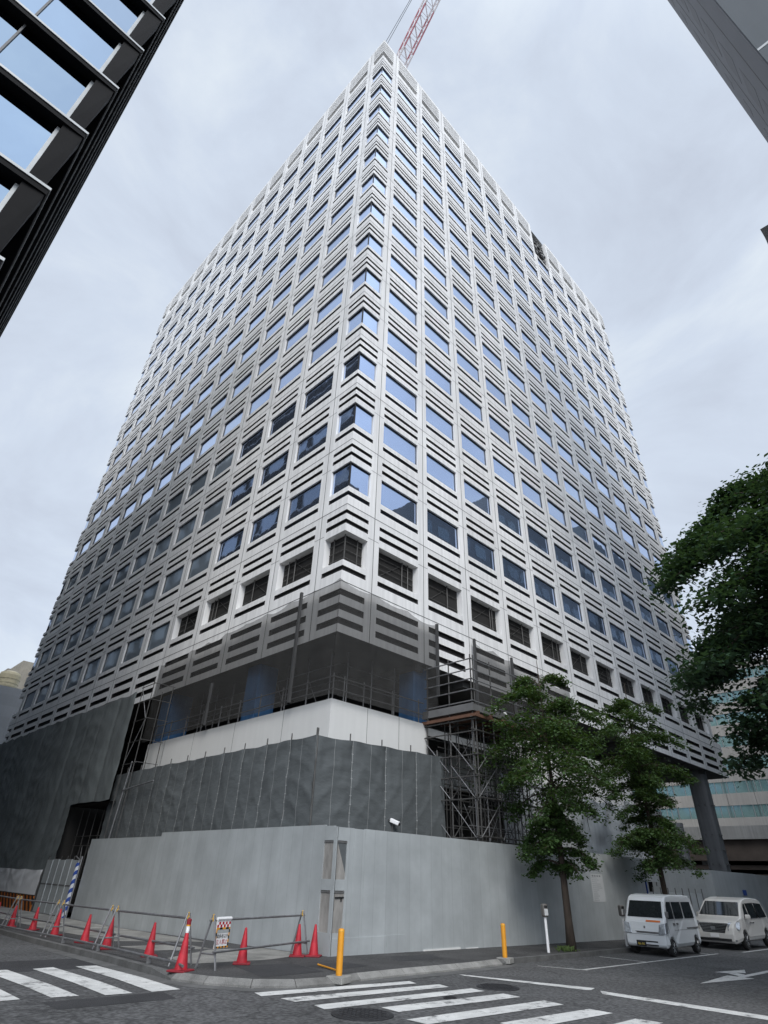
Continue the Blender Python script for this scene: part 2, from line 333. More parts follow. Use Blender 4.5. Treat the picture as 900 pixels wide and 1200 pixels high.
# ------------------------------------------------------------------ mesh builder
class MB:
    def __init__(s):
        s.v = []; s.f = []; s.m = []
    def quad(s, a, b, c, d, mi=0):
        i = len(s.v); s.v += [a, b, c, d]; s.f.append((i, i + 1, i + 2, i + 3)); s.m.append(mi)
    def poly(s, pts, mi=0):
        i = len(s.v); s.v += list(pts); s.f.append(tuple(range(i, i + len(pts)))); s.m.append(mi)
    def box(s, x0, x1, y0, y1, z0, z1, mi=0):
        s.hexa([(x0, y0, z0), (x1, y0, z0), (x1, y1, z0), (x0, y1, z0), (x0, y0, z1), (x1, y0, z1), (x1, y1, z1), (x0, y1, z1)], mi)
    def hexa(s, p, mi=0):
        i = len(s.v); s.v += list(p)
        for q in ((0, 3, 2, 1), (4, 5, 6, 7), (0, 1, 5, 4), (1, 2, 6, 5), (2, 3, 7, 6), (3, 0, 4, 7)):
            s.f.append(tuple(i + k for k in q)); s.m.append(mi)
    def prism(s, pts, z0, z1, mi=0):
        n = len(pts); i = len(s.v)
        s.v += [(x, y, z0) for x, y in pts] + [(x, y, z1) for x, y in pts]
        s.f.append(tuple(i + k for k in reversed(range(n)))); s.m.append(mi)
        s.f.append(tuple(i + n + k for k in range(n))); s.m.append(mi)
        for k in range(n):
            k2 = (k + 1) % n
            s.f.append((i + k, i + k2, i + n + k2, i + n + k)); s.m.append(mi)
    def tube(s, pts, r, n=6, mi=0, cap=True):
        pts = [Vector(p) for p in pts]
        rs = r if isinstance(r, (list, tuple)) else [r] * len(pts)
        i0 = len(s.v)
        for k, p in enumerate(pts):
            d = (pts[min(k + 1, len(pts) - 1)] - pts[max(k - 1, 0)]).normalized()
            a = d.orthogonal().normalized() if k == 0 else (a - d * a.dot(d)).normalized()
            b = d.cross(a)
            for j in range(n):
                t = 2 * pi * j / n
                s.v.append(tuple(p + (a * cos(t) + b * sin(t)) * rs[k]))
        for k in range(len(pts) - 1):
            for j in range(n):
                j2 = (j + 1) % n
                s.f.append((i0 + k * n + j, i0 + k * n + j2, i0 + (k + 1) * n + j2, i0 + (k + 1) * n + j)); s.m.append(mi)
        if cap:
            s.f.append(tuple(i0 + j for j in reversed(range(n)))); s.m.append(mi)
            s.f.append(tuple(i0 + (len(pts) - 1) * n + j for j in range(n))); s.m.append(mi)
    def lathe(s, prof, cx=0, cy=0, n=16, mi=0):
        s.tube_rings([(cx, cy, z, r) for r, z in prof], n, mi)
    def tube_rings(s, rings, n, mi):
        i0 = len(s.v)
        for cx, cy, z, r in rings:
            for j in range(n):
                t = 2 * pi * j / n; s.v.append((cx + r * cos(t), cy + r * sin(t), z))
        for k in range(len(rings) - 1):
            for j in range(n):
                j2 = (j + 1) % n
                s.f.append((i0 + k * n + j, i0 + k * n + j2, i0 + (k + 1) * n + j2, i0 + (k + 1) * n + j)); s.m.append(mi)
        s.f.append(tuple(i0 + j for j in reversed(range(n)))); s.m.append(mi)
        s.f.append(tuple(i0 + (len(rings) - 1) * n + j for j in range(n))); s.m.append(mi)
    def build(s, name, mats, parent=None, smooth=False, bevel=0, loc=None, seg=2):
        me = bpy.data.meshes.new(name)
        me.from_pydata(s.v, [], s.f)
        if not isinstance(mats, (list, tuple)): mats = [mats]
        for m_ in mats: me.materials.append(m_)
        if len(mats) > 1: me.polygons.foreach_set('material_index', s.m)
        if smooth: me.polygons.foreach_set('use_smooth', [True] * len(me.polygons))
        me.update()
        o = bpy.data.objects.new(name, me); col.objects.link(o)
        if parent: o.parent = parent
        if loc: o.location = loc
        if bevel:
            b = o.modifiers.new('bevel', 'BEVEL'); b.width = bevel; b.segments = seg; b.limit_method = 'ANGLE'; b.angle_limit = RAD(28)
        return o

def empty(name, loc=(0, 0, 0), rz=0):
    o = bpy.data.objects.new(name, None); col.objects.link(o)
    o.location = loc; o.rotation_euler = (0, 0, rz); o.empty_display_size = 0.3
    return o
def tag(o, label=None, cat=None, group=None, kind=None):
    if label: o['label'] = label
    if cat: o['category'] = cat
    if group: o['group'] = group
    if kind: o['kind'] = kind
    return o
def copy_tree(o, parent=None):
    c = o.copy(); col.objects.link(c)
    if parent: c.parent = parent
    for ch in list(o.children): copy_tree(ch, c)
    return c

# ------------------------------------------------------------------ ground sheets that follow gz()
def sheet(name, polys, dz, m, kind='structure', cuts=True):
    bm = bmesh.new()
    for pts in polys:
        bm.faces.new([bm.verts.new((x, y, 0)) for x, y in pts])
    if cuts:
        for co, no in (((HX, 0, 0), (1, 0, 0)), ((HX + 40, 0, 0), (1, 0, 0)), ((0, HY, 0), (0, 1, 0)), ((0, HY + 12, 0), (0, 1, 0))):
            bmesh.ops.bisect_plane(bm, geom=bm.verts[:] + bm.edges[:] + bm.faces[:], plane_co=co, plane_no=no)
    bmesh.ops.triangulate(bm, faces=bm.faces[:])
    for v in bm.verts: v.co.z = gz(v.co.x, v.co.y) + dz
    bmesh.ops.recalc_face_normals(bm, faces=bm.faces[:])
    for f in bm.faces:
        if f.normal.z < 0: f.normal_flip()
    me = bpy.data.meshes.new(name); bm.to_mesh(me); bm.free()
    me.materials.append(m)
    o = bpy.data.objects.new(name, me); col.objects.link(o)
    if kind: o['kind'] = kind
    return o

G_ = 900
sheet('road', [[(-G_, -G_), (G_, -G_), (G_, G_), (-G_, G_)]], ROAD, M['asphalt'])
# kerb line, road edge and top edge, going from the left street round the corner to the right
kin = [(-5.45, 60), (-5.45, 9.8), (-5.72, 4.6), (-5.86, 0.2), (-6.03, -2.3), (-6.05, -3.2), (-5.80, -3.95), (-5.28, -4.70), (-4.60, -5.12), (-3.7, -5.24), (-2.95, -5.10),
       (-0.84, -5.06), (1.1, -5.0), (2.5, -4.86), (3.0, -4.80), (4.98, -4.78), (10.9, -4.60), (30, -4.6), (160, -4.6)]
kw = 0.14
def offset(line, d):
    out = []
    for i, p in enumerate(line):
        a = Vector(line[max(i - 1, 0)]); b = Vector(line[min(i + 1, len(line) - 1)])
        t = (b - a).normalized(); n = Vector((t.y, -t.x))   # right-hand side = towards the road here
        out.append(tuple(Vector(p) - n * (-d)))
    return out
kout = offset(kin, kw)
# side with respect to travel direction: coming down the left street then going right, the road lies to the right
sheet('sidewalk', [[(-2, -15.3), (-2, -40), (160, -40), (160, -15.3)], [(-14.74, 2), (-12.4, 2), (-12.4, 118), (-14.74, 118)]], 0.0, M['asphalt2'])
sheet('sidewalk', [kin + [(160, 3.0), (48, 3.0), (48, 60)]], 0.0, M['asphalt2'])
kb = MB()
def kerb_piece(a, b, ta, tb):
    """one kerb stone between parameters a and b of the kerb polyline, top heights ta and tb"""
    pts = []
    for (p, q, t) in ((a[0], a[1], ta), (b[0], b[1], tb)):
        g0 = gz(*p); pts.append((p, q, g0, t))
    (p0, q0, g0, t0), (p1, q1, g1, t1) = pts
    kb.hexa([(*p0, g0 - .3), (*q0, g0 - .3), (*q1, g1 - .3), (*p1, g1 - .3), (*p0, g0 + .005), (*q0, g0 + t0), (*q1, g1 + t1), (*p1, g1 + .005)])
def lerp(a, b, t): return (a[0] + (b[0] - a[0]) * t, a[1] + (b[1] - a[1]) * t)
kd = MB(); km = MB(); kb_light = kb
for i in range(len(kin) - 1):
    p, q = kin[i], kin[i + 1]; po, qo = kout[i], kout[i + 1]
    ln = math.dist(p, q); n = max(1, min(60, int(ln / 0.6)))
    for k in range(n):
        t0, t1 = k / n, (k + 1) / n - 0.012 / ln
        a = (lerp(p, q, t0), lerp(po, qo, t0)); b = (lerp(p, q, t1), lerp(po, qo, t1))
        drop = lambda x, y: -0.085 if (y < -3.0 and x < 2.6) else 0.0
        kb = kd if (p[0] > 2.4 or p[1] > -3.0) else km if p[0] < -3.6 else kb_light
        kerb_piece(a, b, drop(*a[0]), drop(*b[0]))
o = kb_light.build('kerb', M['kerb']); o['kind'] = 'structure'
o = km.build('kerb', M['kerb_mid']); o['kind'] = 'structure'
o = kd.build('kerb', M['kerb_dark']); o['kind'] = 'structure'
# gutter strip in front of the low kerb
gut = offset(kin, kw + 0.34)
sheet('gutter', [[kout[i], kout[i + 1], gut[i + 1], gut[i]] for i in range(2, 14)], ROAD + 0.004, M['kerb_dark'])
# darker repair patches and dusty ground on the pavement
sheet('pavement_patch', [[(-5.0, -4.6), (-3.4, -4.6), (-3.2, -3.2), (-4.6, -3.0)], [(-0.6, -4.1), (1.0, -4.2), (1.6, -3.3), (0.0, -3.2)],
                          [(-3.1, -4.5), (-1.9, -4.4), (-2.0, -3.6), (-3.2, -3.7)]], 0.004, M['asphalt_patch'])
sheet('dusty_ground', [[(-4.2, 4), (-2.0, 2.6), (-1.7, 8), (-1.7, 24), (-4.2, 24)], [(-5.2, -2.2), (-3.2, -2.4), (-1.7, -1.9), (-1.7, 0.2), (-3.2, 0.4), (-5.1, -0.9)], [(-4.6, .9), (-3, .6), (-3, 2.2), (-4.8, 2.4)]], 0.004, M['dusty'])
sheet('road_patch', [[(-9.6, -0.4), (-6.3, -.6), (-6.3, 1.4), (-9.8, 1.8)], [(-8.9, -4.9), (-7.0, -5.0), (-6.9, -4.3), (-8.9, -4.2)]], ROAD + 0.003, M['asphalt_patch'])

# painted markings
def mark(name, polys): sheet(name, polys, ROAD + 0.008, M['paint'])
mark('crosswalk_marking', [[(-5.60, -5.24), (-5.70, -5.60), (-2.15, -6.09), (-2.06, -5.80)], [(-5.54, -5.95), (-5.52, -6.34), (-1.91, -6.76), (-1.81, -6.42)],
    [(-5.44, -6.75), (-5.52, -7.12), (-1.68, -7.48), (-1.64, -7.12)], [(-4.62, -7.52), (-4.65, -7.95), (-1.62, -8.27), (-1.59, -7.86)],
    [(-4.97, -8.42), (-4.96, -8.84), (-1.61, -9.18), (-1.54, -8.74)], [(-3.95, -9.42), (-3.98, -9.90), (-1.59, -10.10), (-1.59, -9.66)],
    [(-4.0, -10.5), (-4.0, -10.95), (-1.65, -10.98), (-1.71, -10.55)], [(-5.6, -11.45), (-5.6, -11.9), (-1.65, -11.9), (-1.68, -11.45)], [(-5.7, -12.4), (-5.7, -12.85), (-1.7, -12.85), (-1.7, -12.4)]])
mark('crosswalk_marking', [[(-6.88, -.18), (-6.45, -.27), (-6.53, -4.24), (-7.07, -4.23)], [(-7.76, -.15), (-7.32, -.08), (-7.40, -4.17), (-7.86, -4.12)],
    [(-8.65, 0.0), (-8.22, -.02), (-8.24, -3.97), (-8.66, -3.88)], [(-9.5, 0), (-9.06, 0), (-9.1, -3.78), (-9.52, -3.8)], [(-10.4, 0), (-9.96, 0), (-9.98, -3.8), (-10.42, -3.8)]])
mark('stop_line', [[(-.16, -5.62), (-.24, -5.86), (.50, -8.58), (.92, -8.46)], [(.66, -8.72), (.30, -8.95), (.33, -14.4), (.85, -14.4)]])
mark('parking_bay_marking', [[(3.30, -5.55), (3.38, -5.55), (3.87, -6.76), (3.77, -6.76)], [(3.77, -6.58), (3.77, -6.69), (13.9, -6.61), (13.9, -6.52)],
    [(7.72, -5.05), (7.82, -5.05), (7.84, -6.56), (7.74, -6.56)], [(15.8, -6.74), (15.8, -6.86), (24, -6.80), (24, -6.70)], [(13.2, -5.0), (13.3, -5.0), (13.3, -6.5), (13.2, -6.5)]])
mark('lane_arrow_marking', [[(4.19, -9.43), (6.75, -9.20), (6.75, -9.45), (9.4, -9.42), (9.4, -9.62), (6.75, -9.62), (6.75, -9.86)],
                            [(6.9, -9.44), (7.35, -9.0), (7.2, -8.72), (8.85, -8.98), (7.9, -9.3), (7.72, -9.12), (7.45, -9.43)]])

def manhole(x, y, r, label):
    z = gz(x, y) + ROAD
    b = MB(); b.lathe([(r, -.05), (r, .012), (r * .93, .016)], n=40)
    b2 = MB(); b2.lathe([(r * .9, -.05), (r * .9, .02)], n=40)
    for i in range(-4, 5):
        for j in range(-4, 5):
            px, py = i * r * .19, j * r * .19
            if px * px + py * py < (r * .8) ** 2: b2.box(px - r * .06, px + r * .06, py - r * .06, py + r * .06, .02, .026)
    t = empty('manhole_cover', (x, y, z)); b.build('rim', M['iron'], t); b2.build('lid', M['iron'], t)
    tag(t, label, 'manhole cover', 'manhole covers in the road')
manhole(-5.27, -7.75, 0.50, 'larger round dark iron manhole cover between the worn crosswalk stripes')
manhole(-0.98, -7.3, 0.44, 'round iron manhole cover in the gap beside the stop line')
manhole(-2.90, -7.60, 0.13, 'smallest dark iron valve cover on a crosswalk stripe')

# ------------------------------------------------------------------ THE TOWER
tower = empty('office_tower', (0, 0, 0))
tag(tower, 'tall white concrete office tower of gridded windows, its base wrapped in nets and tarps', 'building')
# rows of openings: (z0, z1, depth, back material)  materials: 0 concrete 1 slot 2 dark 3 glass 4 grey slot
C0, TW = 0.0, 1.35
ox0, ox1 = 0.335, 2.995
rows = []
for k in range(14):
    zb = LZ + k * F
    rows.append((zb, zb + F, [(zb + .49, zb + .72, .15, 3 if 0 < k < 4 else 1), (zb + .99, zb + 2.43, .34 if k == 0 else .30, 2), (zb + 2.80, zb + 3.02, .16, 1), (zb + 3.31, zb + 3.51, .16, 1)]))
zb = LZ + 14 * F
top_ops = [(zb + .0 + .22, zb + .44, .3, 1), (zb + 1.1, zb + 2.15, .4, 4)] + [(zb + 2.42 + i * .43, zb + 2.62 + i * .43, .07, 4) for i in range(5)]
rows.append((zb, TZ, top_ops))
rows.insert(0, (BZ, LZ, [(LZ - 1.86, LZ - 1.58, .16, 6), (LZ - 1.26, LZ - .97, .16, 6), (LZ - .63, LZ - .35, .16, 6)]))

fm = MB()
GAP = {('S', 7)}      # bay of the south face whose roof screen is gone
def face(O, U, Nn, tagc, real):
    O, U, Nn = Vector(O), Vector(U), Vector(Nn)
    def pt(u, z, d=0.0):
        p = O + U * u - Nn * d; return (p.x, p.y, z)
    def q(u0, u1, z0, z1, d=0, mi=0):
        fm.quad(pt(u0, z0, d), pt(u1, z0, d), pt(u1, z1, d), pt(u0, z1, d), mi)
    segs = [(0.0, J0, 0.0, TW, 'L')] + [(J0 + i * P, J0 + (i + 1) * P, J0 + i * P + ox0, J0 + i * P + ox1, i) for i in range(12)] + [(WT - J0, WT, WT - TW, WT, 'R')]
    for (ua, ub, xa, xb, bid) in segs:
        for ri, (z0, z1, ops) in enumerate(rows):
            if (tagc, bid) in GAP and ri == 14: ops = ops[:2]; z1 = z0 + 2.62
            if (tagc, bid) in GAP and ri == 15: z0 = z0 - F + 2.62
            if ri == 15 and (tagc, bid) in GAP:
                fm.poly([pt(ua, z0, .40), pt(ub, z0, .40), pt(ub, TZ - .5, .40), pt(ub - 1.1, TZ - 1.6, .40), pt(ua + 1.2, TZ - 1.9, .40), pt(ua, TZ - 2.6, .40)], 2)
                fm.quad(pt(ua, z0), pt(ub, z0), pt(ub, z0, 1.6), pt(ua, z0, 1.6), 0)
                fm.quad(pt(ua, z0), pt(ua, TZ), pt(ua, TZ, 1.6), pt(ua, z0, 1.6), 0)
                fm.quad(pt(ub, z0), pt(ub, TZ), pt(ub, TZ, 1.6), pt(ub, z0, 1.6), 0)
                for c in range(60):
                    uu = ua + .2 + rnd.random() * 2.8; zz = z0 + .3 + rnd.random() * 3.9
                    p = Vector(pt(uu, zz, .1 + rnd.random() * .3)); s_ = .05 + rnd.random() * .22
                    fm.box(p.x - s_, p.x + s_, p.y - s_ * .5, p.y + s_ * .5, p.z - s_ * .6, p.z + s_ * .6, (6, 1, 6, 4)[c % 4])
                continue
            if ua < xa - 1e-6: q(ua, xa, z0, z1)
            if xb < ub - 1e-6: q(xb, ub, z0, z1)
            zc = z0
            for (a, b, d, bk) in sorted(ops):
                q(xa, xb, zc, a); zc = b
                mk = bk
                if bk == 2 and not real and ri > 1: mk = 3
                dl = d if bid == 'L' else 0.0; dr = d if bid == 'R' else 0.0
                ia, ib = xa + dl, xb - dr
                q(ia, ib, a, b, d, mk)
                side = 6 if ri == 0 else 0 if (b - a) > .5 or ri == 15 else 1  # narrow slots get dark sides too, painting their shade
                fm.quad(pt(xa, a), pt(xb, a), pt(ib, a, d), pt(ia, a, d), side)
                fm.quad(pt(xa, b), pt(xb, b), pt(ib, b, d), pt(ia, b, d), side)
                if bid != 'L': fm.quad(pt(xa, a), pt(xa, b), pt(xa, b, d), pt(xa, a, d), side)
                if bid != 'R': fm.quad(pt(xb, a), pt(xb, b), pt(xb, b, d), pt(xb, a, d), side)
            q(xa, xb, zc, z1)
    if real:   # sealed panel joints
        jw = .017
        for k in range(15):
            z = LZ + k * F
            q(0, WT, z - jw, z + jw, -.006, 5)
            if k < 14:
                for i in range(13):
                    u = J0 + i * P
                    q(u - .38, u + .30, z + 2.62 - .010, z + 2.62 + .010, -.006, 5)
        for i in range(13):
            u = J0 + i * P
            q(u - jw, u + jw, BZ, TZ if not (tagc == 'S' and i in (7, 8)) else TZ - 7, -.004, 5)
face((0, 0, 0), (1, 0, 0), (0, -1, 0), 'S', True)
face((0, WT, 0), (0, -1, 0), (-1, 0, 0), 'W', True)
face((WT, 0, 0), (0, 1, 0), (1, 0, 0), 'E', False)
face((WT, WT, 0), (-1, 0, 0), (0, 1, 0), 'N', False)
fm.quad((.3, .3, TZ), (WT - .3, .3, TZ), (WT - .3, WT - .3, TZ), (.3, WT - .3, TZ), 0)
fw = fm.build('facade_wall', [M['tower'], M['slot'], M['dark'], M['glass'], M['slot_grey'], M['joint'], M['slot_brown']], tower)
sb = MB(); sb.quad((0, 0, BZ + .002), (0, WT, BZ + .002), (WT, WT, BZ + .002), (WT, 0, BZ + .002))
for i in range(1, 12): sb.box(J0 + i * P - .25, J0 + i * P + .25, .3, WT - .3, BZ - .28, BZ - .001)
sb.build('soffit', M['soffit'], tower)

# windows: the hundred largest in view are parts of their own, the rest one part
def proj_area(c, U, w, h, cs=Vector(cam.location)):
    d = Vector(c) - cs
    n = Vector((U[1], -U[0], 0))
    return w * h * abs(d.normalized().dot(n)) / d.length_squared
wm = MB(); D = .115
wm.quad((0.04, D, .04), (2.62, D, .04), (2.62, D, 1.40), (0.04, D, 1.40))
win_mesh_o = wm.build('window', M['glass']); win_me = win_mesh_o.data; bpy.data.objects.remove(win_mesh_o)
win_me_room = win_me.copy(); win_me_room.materials.clear(); win_me_room.materials.append(M['glass_room'])
wf = MB()
for (a, b, c, d) in ((0, 2.66, 0, .05), (0, 2.66, 1.39, 1.44), (0, .05, .05, 1.39), (2.61, 2.66, .05, 1.39)):
    wf.box(a + .001, b - .001, D - .035, D + .03, c + .001, d - .001)
wf_o = wf.build('window_frame', M['frame']); wf_me = wf_o.data; bpy.data.objects.remove(wf_o)
cand = []
for k in range(1, 14):
    z = LZ + k * F + .99
    for i in range(12):
        u = J0 + i * P + ox0
        cand.append((proj_area((u + 1.3, 0, z + .7), (1, 0), 2.6, 1.4), 'S', u, z, k, i))
        cand.append((proj_area((0, u + 1.3, z + .7), (0, -1), 2.6, 1.4), 'W', u, z, k, i))
# on the west face the dark open bays are only the first four of the lowest row: the rest still have glass
for i in range(4, 12):
    u = J0 + i * P + ox0; z = LZ + .99
    cand.append((proj_area((0, u + 1.3, z + .7), (0, -1), 2.6, 1.4), 'W', u, z, 0, i))
cand.sort(reverse=True)
rest = MB(); restf = MB()
count = 0
for (ar, fc, u, z, k, i) in cand:
    tilt = Vector((rnd.uniform(-.006, .006), 0, rnd.uniform(-.006, .006)))
    if count < 96:
        o = bpy.data.objects.new('window', win_me_room if (fc == 'W' and k < 4 and i > 2) else win_me); col.objects.link(o); o.parent = tower
        if fc == 'S': o.location = (u, 0, z); o.rotation_euler = (tilt.x, 0, tilt.z)
        else: o.location = (0, u + 2.66, z); o.rotation_euler = (tilt.x, 0, -pi / 2 + tilt.z)
        f2 = bpy.data.objects.new('window_frame', wf_me); col.objects.link(f2); f2.parent = o
        count += 1
    else:
        a, b = rnd.uniform(-.006, .006), rnd.uniform(-.006, .006)
        if fc == 'S':
            rest.quad((u + .04, D + a, z + .04), (u + 2.62, D - a, z + .04), (u + 2.62, D - a + b, z + 1.40), (u + .04, D + a + b, z + 1.40), 0)
            for (xa, xb, za, zb_) in ((0, 2.66, 0, .05), (0, 2.66, 1.39, 1.44), (0, .05, .05, 1.39), (2.61, 2.66, .05, 1.39)):
                rest.box(u + xa + .001, u + xb - .001, D - .05, D + .03, z + za + .001, z + zb_ - .001, 1)
        else:
            rest.quad((D + a, u + .04, z + .04), (D - a, u + 2.62, z + .04), (D - a + b, u + 2.62, z + 1.40), (D + a + b, u + .04, z + 1.40), 2 if k < 4 else 0)
            for (xa, xb, za, zb_) in ((0, 2.66, 0, .05), (0, 2.66, 1.39, 1.44), (0, .05, .05, 1.39), (2.61, 2.66, .05, 1.39)):
                rest.box(D - .05, D + .03, u + xa + .001, u + xb - .001, z + za + .001, z + zb_ - .001, 1)
# corner windows wrap round the edge; the four lowest are parts, the others join the rest
def corner_win(mb, z, mx):
    D_ = .115
    mb.quad((D_ + .02, D_, z + .04), (1.31, D_, z + .04), (1.31, D_, z + 1.4), (D_ + .02, D_, z + 1.4), 0)
    mb.quad((D_, D_ + .02, z + .04), (D_, 1.31, z + .04), (D_, 1.31, z + 1.4), (D_, D_ + .02, z + 1.4), 0)
    mb.box(D_ - .045, D_ + .02, D_ - .045, D_ + .02, z + .002, z + 1.438, mx)
    for za in (0.002, 1.392):
        mb.box(D_ + .021, 1.348, D_ - .05, D_ + .03, z + za, z + za + .045, mx)
        mb.box(D_ - .05, D_ + .03, D_ + .021, 1.348, z + za, z + za + .045, mx)
for k in range(1, 14):
    z = LZ + k * F + .99
    if k < 5:
        c = MB(); corner_win(c, z, 1); c.build('corner_window', [M['glass'], M['frame']], tower)
    else: corner_win(rest, z, 1)
for k in range(1, 14):      # far ends of the two faces
    z = LZ + k * F + .99
    rest.quad((WT - 1.31, D, z + .04), (WT - D, D, z + .04), (WT - D, D, z + 1.4), (WT - 1.31, D, z + 1.4))
    rest.quad((D, WT - 1.31, z + .04), (D, WT - D, z + .04), (D, WT - D, z + 1.4), (D, WT - 1.31, z + 1.4))
o = rest.build('window', [M['glass'], M['frame'], M['glass_room']], tower); o['kind'] = 'stuff'
# pipes left inside the opened bays of the lowest office floor
ip = MB()
for i in range(12):
    for fc in (('S', 'W') if i < 4 else ('S',)):
        u0 = J0 + i * P + ox0
        def pp(u, z, d): return (u, d, z) if fc == 'S' else (d, u, z)
        zb = LZ + .99
        for z in ((.30, .95) if i % 3 else (.5, .8, 1.15)): ip.tube([pp(u0 + .05, zb + z + rnd.uniform(-.06, .06), .27), pp(u0 + 2.6, zb + z + rnd.uniform(-.05, .05), .29)], .02, 5)
        for u in ((1.75,) if i % 2 else (1.6 + rnd.random() * .5, 2.2)): ip.tube([pp(u0 + u, zb + .01, .25), pp(u0 + u, zb + 1.43, .25)], .03, 5)
        ip.tube([pp(u0 + .2, zb + .1, .31), pp(u0 + 1.7, zb + 1.2, .31)], .016, 5)
for z in (.3, .7, 1.1): ip.tube([(.28, .28, LZ + .99 + z), (1.3, .28, LZ + .99 + z)], .02, 5); ip.tube([(.28, .28, LZ + .99 + z), (.28, 1.3, LZ + .99 + z)], .02, 5)
ip.tube([(.27, .27, LZ + .99), (.27, .27, LZ + 2.42)], .035, 6)
ip.tube([(1.0, .27, LZ + .99), (1.0, .27, LZ + 2.42)], .03, 6); ip.tube([(.27, 1.0, LZ + .99), (.27, 1.0, LZ + 2.42)], .03, 6)
ip.build('inner_scaffold', M['pipe_dark'], tower)

# podium: white parapet walls, terrace, dark recess under the tower
pd = MB()
pd.box(0, 5.3, 0.02, .30, 2.0, 7.17); pd.box(0.02, .30, .301, 14.7, 2.0, 7.17)
pd.box(5.02, 5.3, .301, 2.5, 2.0, 7.17, 1)
pd.box(5.301, 13.4, 2.5, 2.8, 5.4, 7.9); pd.box(13.5, 25, .25, .5, 5.2, 7.9); pd.box(13.5, 13.8, .501, 2.8, 5.2, 7.9); pd.box(5.301, 24.6, 2.9, 3.1, -.5, 5.39, 3)
pd.box(24.7, 25, .501, 30, 1.5, 7.9)
for x in (1.85, 3.6): pd.box(x - .008, x + .008, .015, .0198, 2.0, 7.16, 2)
for y in (2.9, 6.4, 9.9, 12.8): pd.box(.015, .0198, y - .008, y + .008, 2.0, 7.16, 2)
pd.build('podium_wall', [M['white_wall'], mat('raw_block_wall', (0.17, 0.15, 0.13), 0.9), M['joint'], M['dark']], tower, bevel=0.0)
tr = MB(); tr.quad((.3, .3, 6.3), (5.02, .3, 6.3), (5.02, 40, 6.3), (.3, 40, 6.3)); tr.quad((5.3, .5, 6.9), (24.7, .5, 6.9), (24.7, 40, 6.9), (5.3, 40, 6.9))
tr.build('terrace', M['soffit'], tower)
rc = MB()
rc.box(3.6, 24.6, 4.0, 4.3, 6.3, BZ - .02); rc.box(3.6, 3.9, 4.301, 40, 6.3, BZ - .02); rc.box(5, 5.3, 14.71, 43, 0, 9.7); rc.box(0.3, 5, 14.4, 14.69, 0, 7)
rc.build('recess_wall', M['dark'], tower)  # walls coloured near-black in place of deep recess shade
def pillar(x, y, r, z0, z1, m, name='column'):
    b = MB(); pts = []
    for a in range(4):
        for s_ in range(5):
            t = a * pi / 2 + s_ * pi / 8 * 1.0
            cx = (1 if a in (0, 3) else -1) * r * .55; cy = (1 if a in (0, 1) else -1) * r * .55
            pts.append((x + cx + r * .45 * cos(t), y + cy + r * .45 * sin(t)))
    b.prism(pts, z0, z1); return b.build(name, m, tower)
cc = pillar(39.5, 1.0, .62, -1.0, BZ - .001, mat('column_concrete', (0.165, 0.17, 0.175), 0.7, streak=.15))
for z in (2.6, 3.3, 4.2, 5.2, 7.2):
    for a in (-.33, .12):
        bp = MB(); bp.box(39.5 + a, 39.5 + a + .17, .30, .38, z, z + .09); bp.build('bolt_plate', M['trim'], cc)
        bp = MB(); bp.box(38.80, 38.88, 1 + a, 1 + a + .1, z, z + .09); bp.build('bolt_plate', M['trim'], cc)
for (x, y, r_, z0) in ((.9, 6.2, .5, 6), (5.4, .9, .45, 6), (.9, 14.3, .6, 3)):
    b = MB(); b.box(x - r_, x + r_, y - r_, y + r_, z0, BZ - .002); b.build('column', M['blue_wrap'], tower, bevel=.03)
pillar(39.5, 40, .62, -1, BZ - .001, M['soffit']); pillar(22.0, 6, .5, 5.0, BZ - .001, M['soffit'])
ls = MB()      # light pipework seen in the recess through the net
for i in range(9):
    ls.tube([(1.4 + i * .0, 1.9 + i * 1.5, 6.3), (1.4, 1.9 + i * 1.5, 9.7)], .025, 5)
    if i < 3: ls.tube([(1.9 + i * 1.4, 1.4, 6.3), (1.9 + i * 1.4, 1.4, 9.7)], .025, 5)
for z in (7.6, 8.4, 9.1): ls.tube([(1.4, 1.4, z), (1.4, 14.5, z)], .022, 5); ls.tube([(1.4, 1.4, z), (5.6, 1.4, z)], .022, 5)
for i in range(6): ls.tube([(1.45, 1.9 + i * 2.2, 6.4), (1.45, 3.6 + i * 2.2, 9.1)], .018, 5)
ls.build('inner_scaffold', M['pipe'], tower)

# ------------------------------------------------------------------ roof crane
A = Vector((6.9, 14, 73)); E = Vector((5.75, 2.2, 86.3)); dirj = (E - A).normalized()
tip = A + dirj * 62
crane = empty('tower_crane', (6.9, 14, 70)); tag(crane, 'red and white lattice boom of the crane standing on the tower roof', 'crane')
side = dirj.cross(Vector((0, 0, 1))).normalized(); up = side.cross(dirj).normalized()
hw = .68
def cj(t, a, b): return A + dirj * t + side * (a * hw) + up * (b * hw) - Vector((6.9, 14, 70))
nseg = 44; ln = 62 / nseg
for part in range(11):
    b = MB()
    for s_ in range(part * 4, part * 4 + 4):
        t0, t1 = s_ * ln, (s_ + 1) * ln
        for a in (-1, 1):
            for c in (-1, 1): b.tube([cj(t0, a, c), cj(t1, a, c)], .10, 5, 1)
            b.tube([cj(t0, a, -1), cj(t1, a, 1)], .055, 4, 0); b.tube([cj(t0, a, -1), cj(t0, a, 1)], .045, 4, 0)
        for c in (-1, 1): b.tube([cj(t0, -1, c), cj(t1, 1, c)], .055, 4, 0); b.tube([cj(t0, -1, c), cj(t0, 1, c)], .035, 4, 0)
    b.build('jib_section', [M['crane_white'], M['crane_pink'] if part % 2 else M['crane_white']], crane)
for a in (-.9, -.35):
    b = MB(); b.tube([Vector((-0.5 + a, 4.5, 13)), cj(60, a, 3.4)], .035, 4); b.build('pendant_cable', M['trim'], crane)
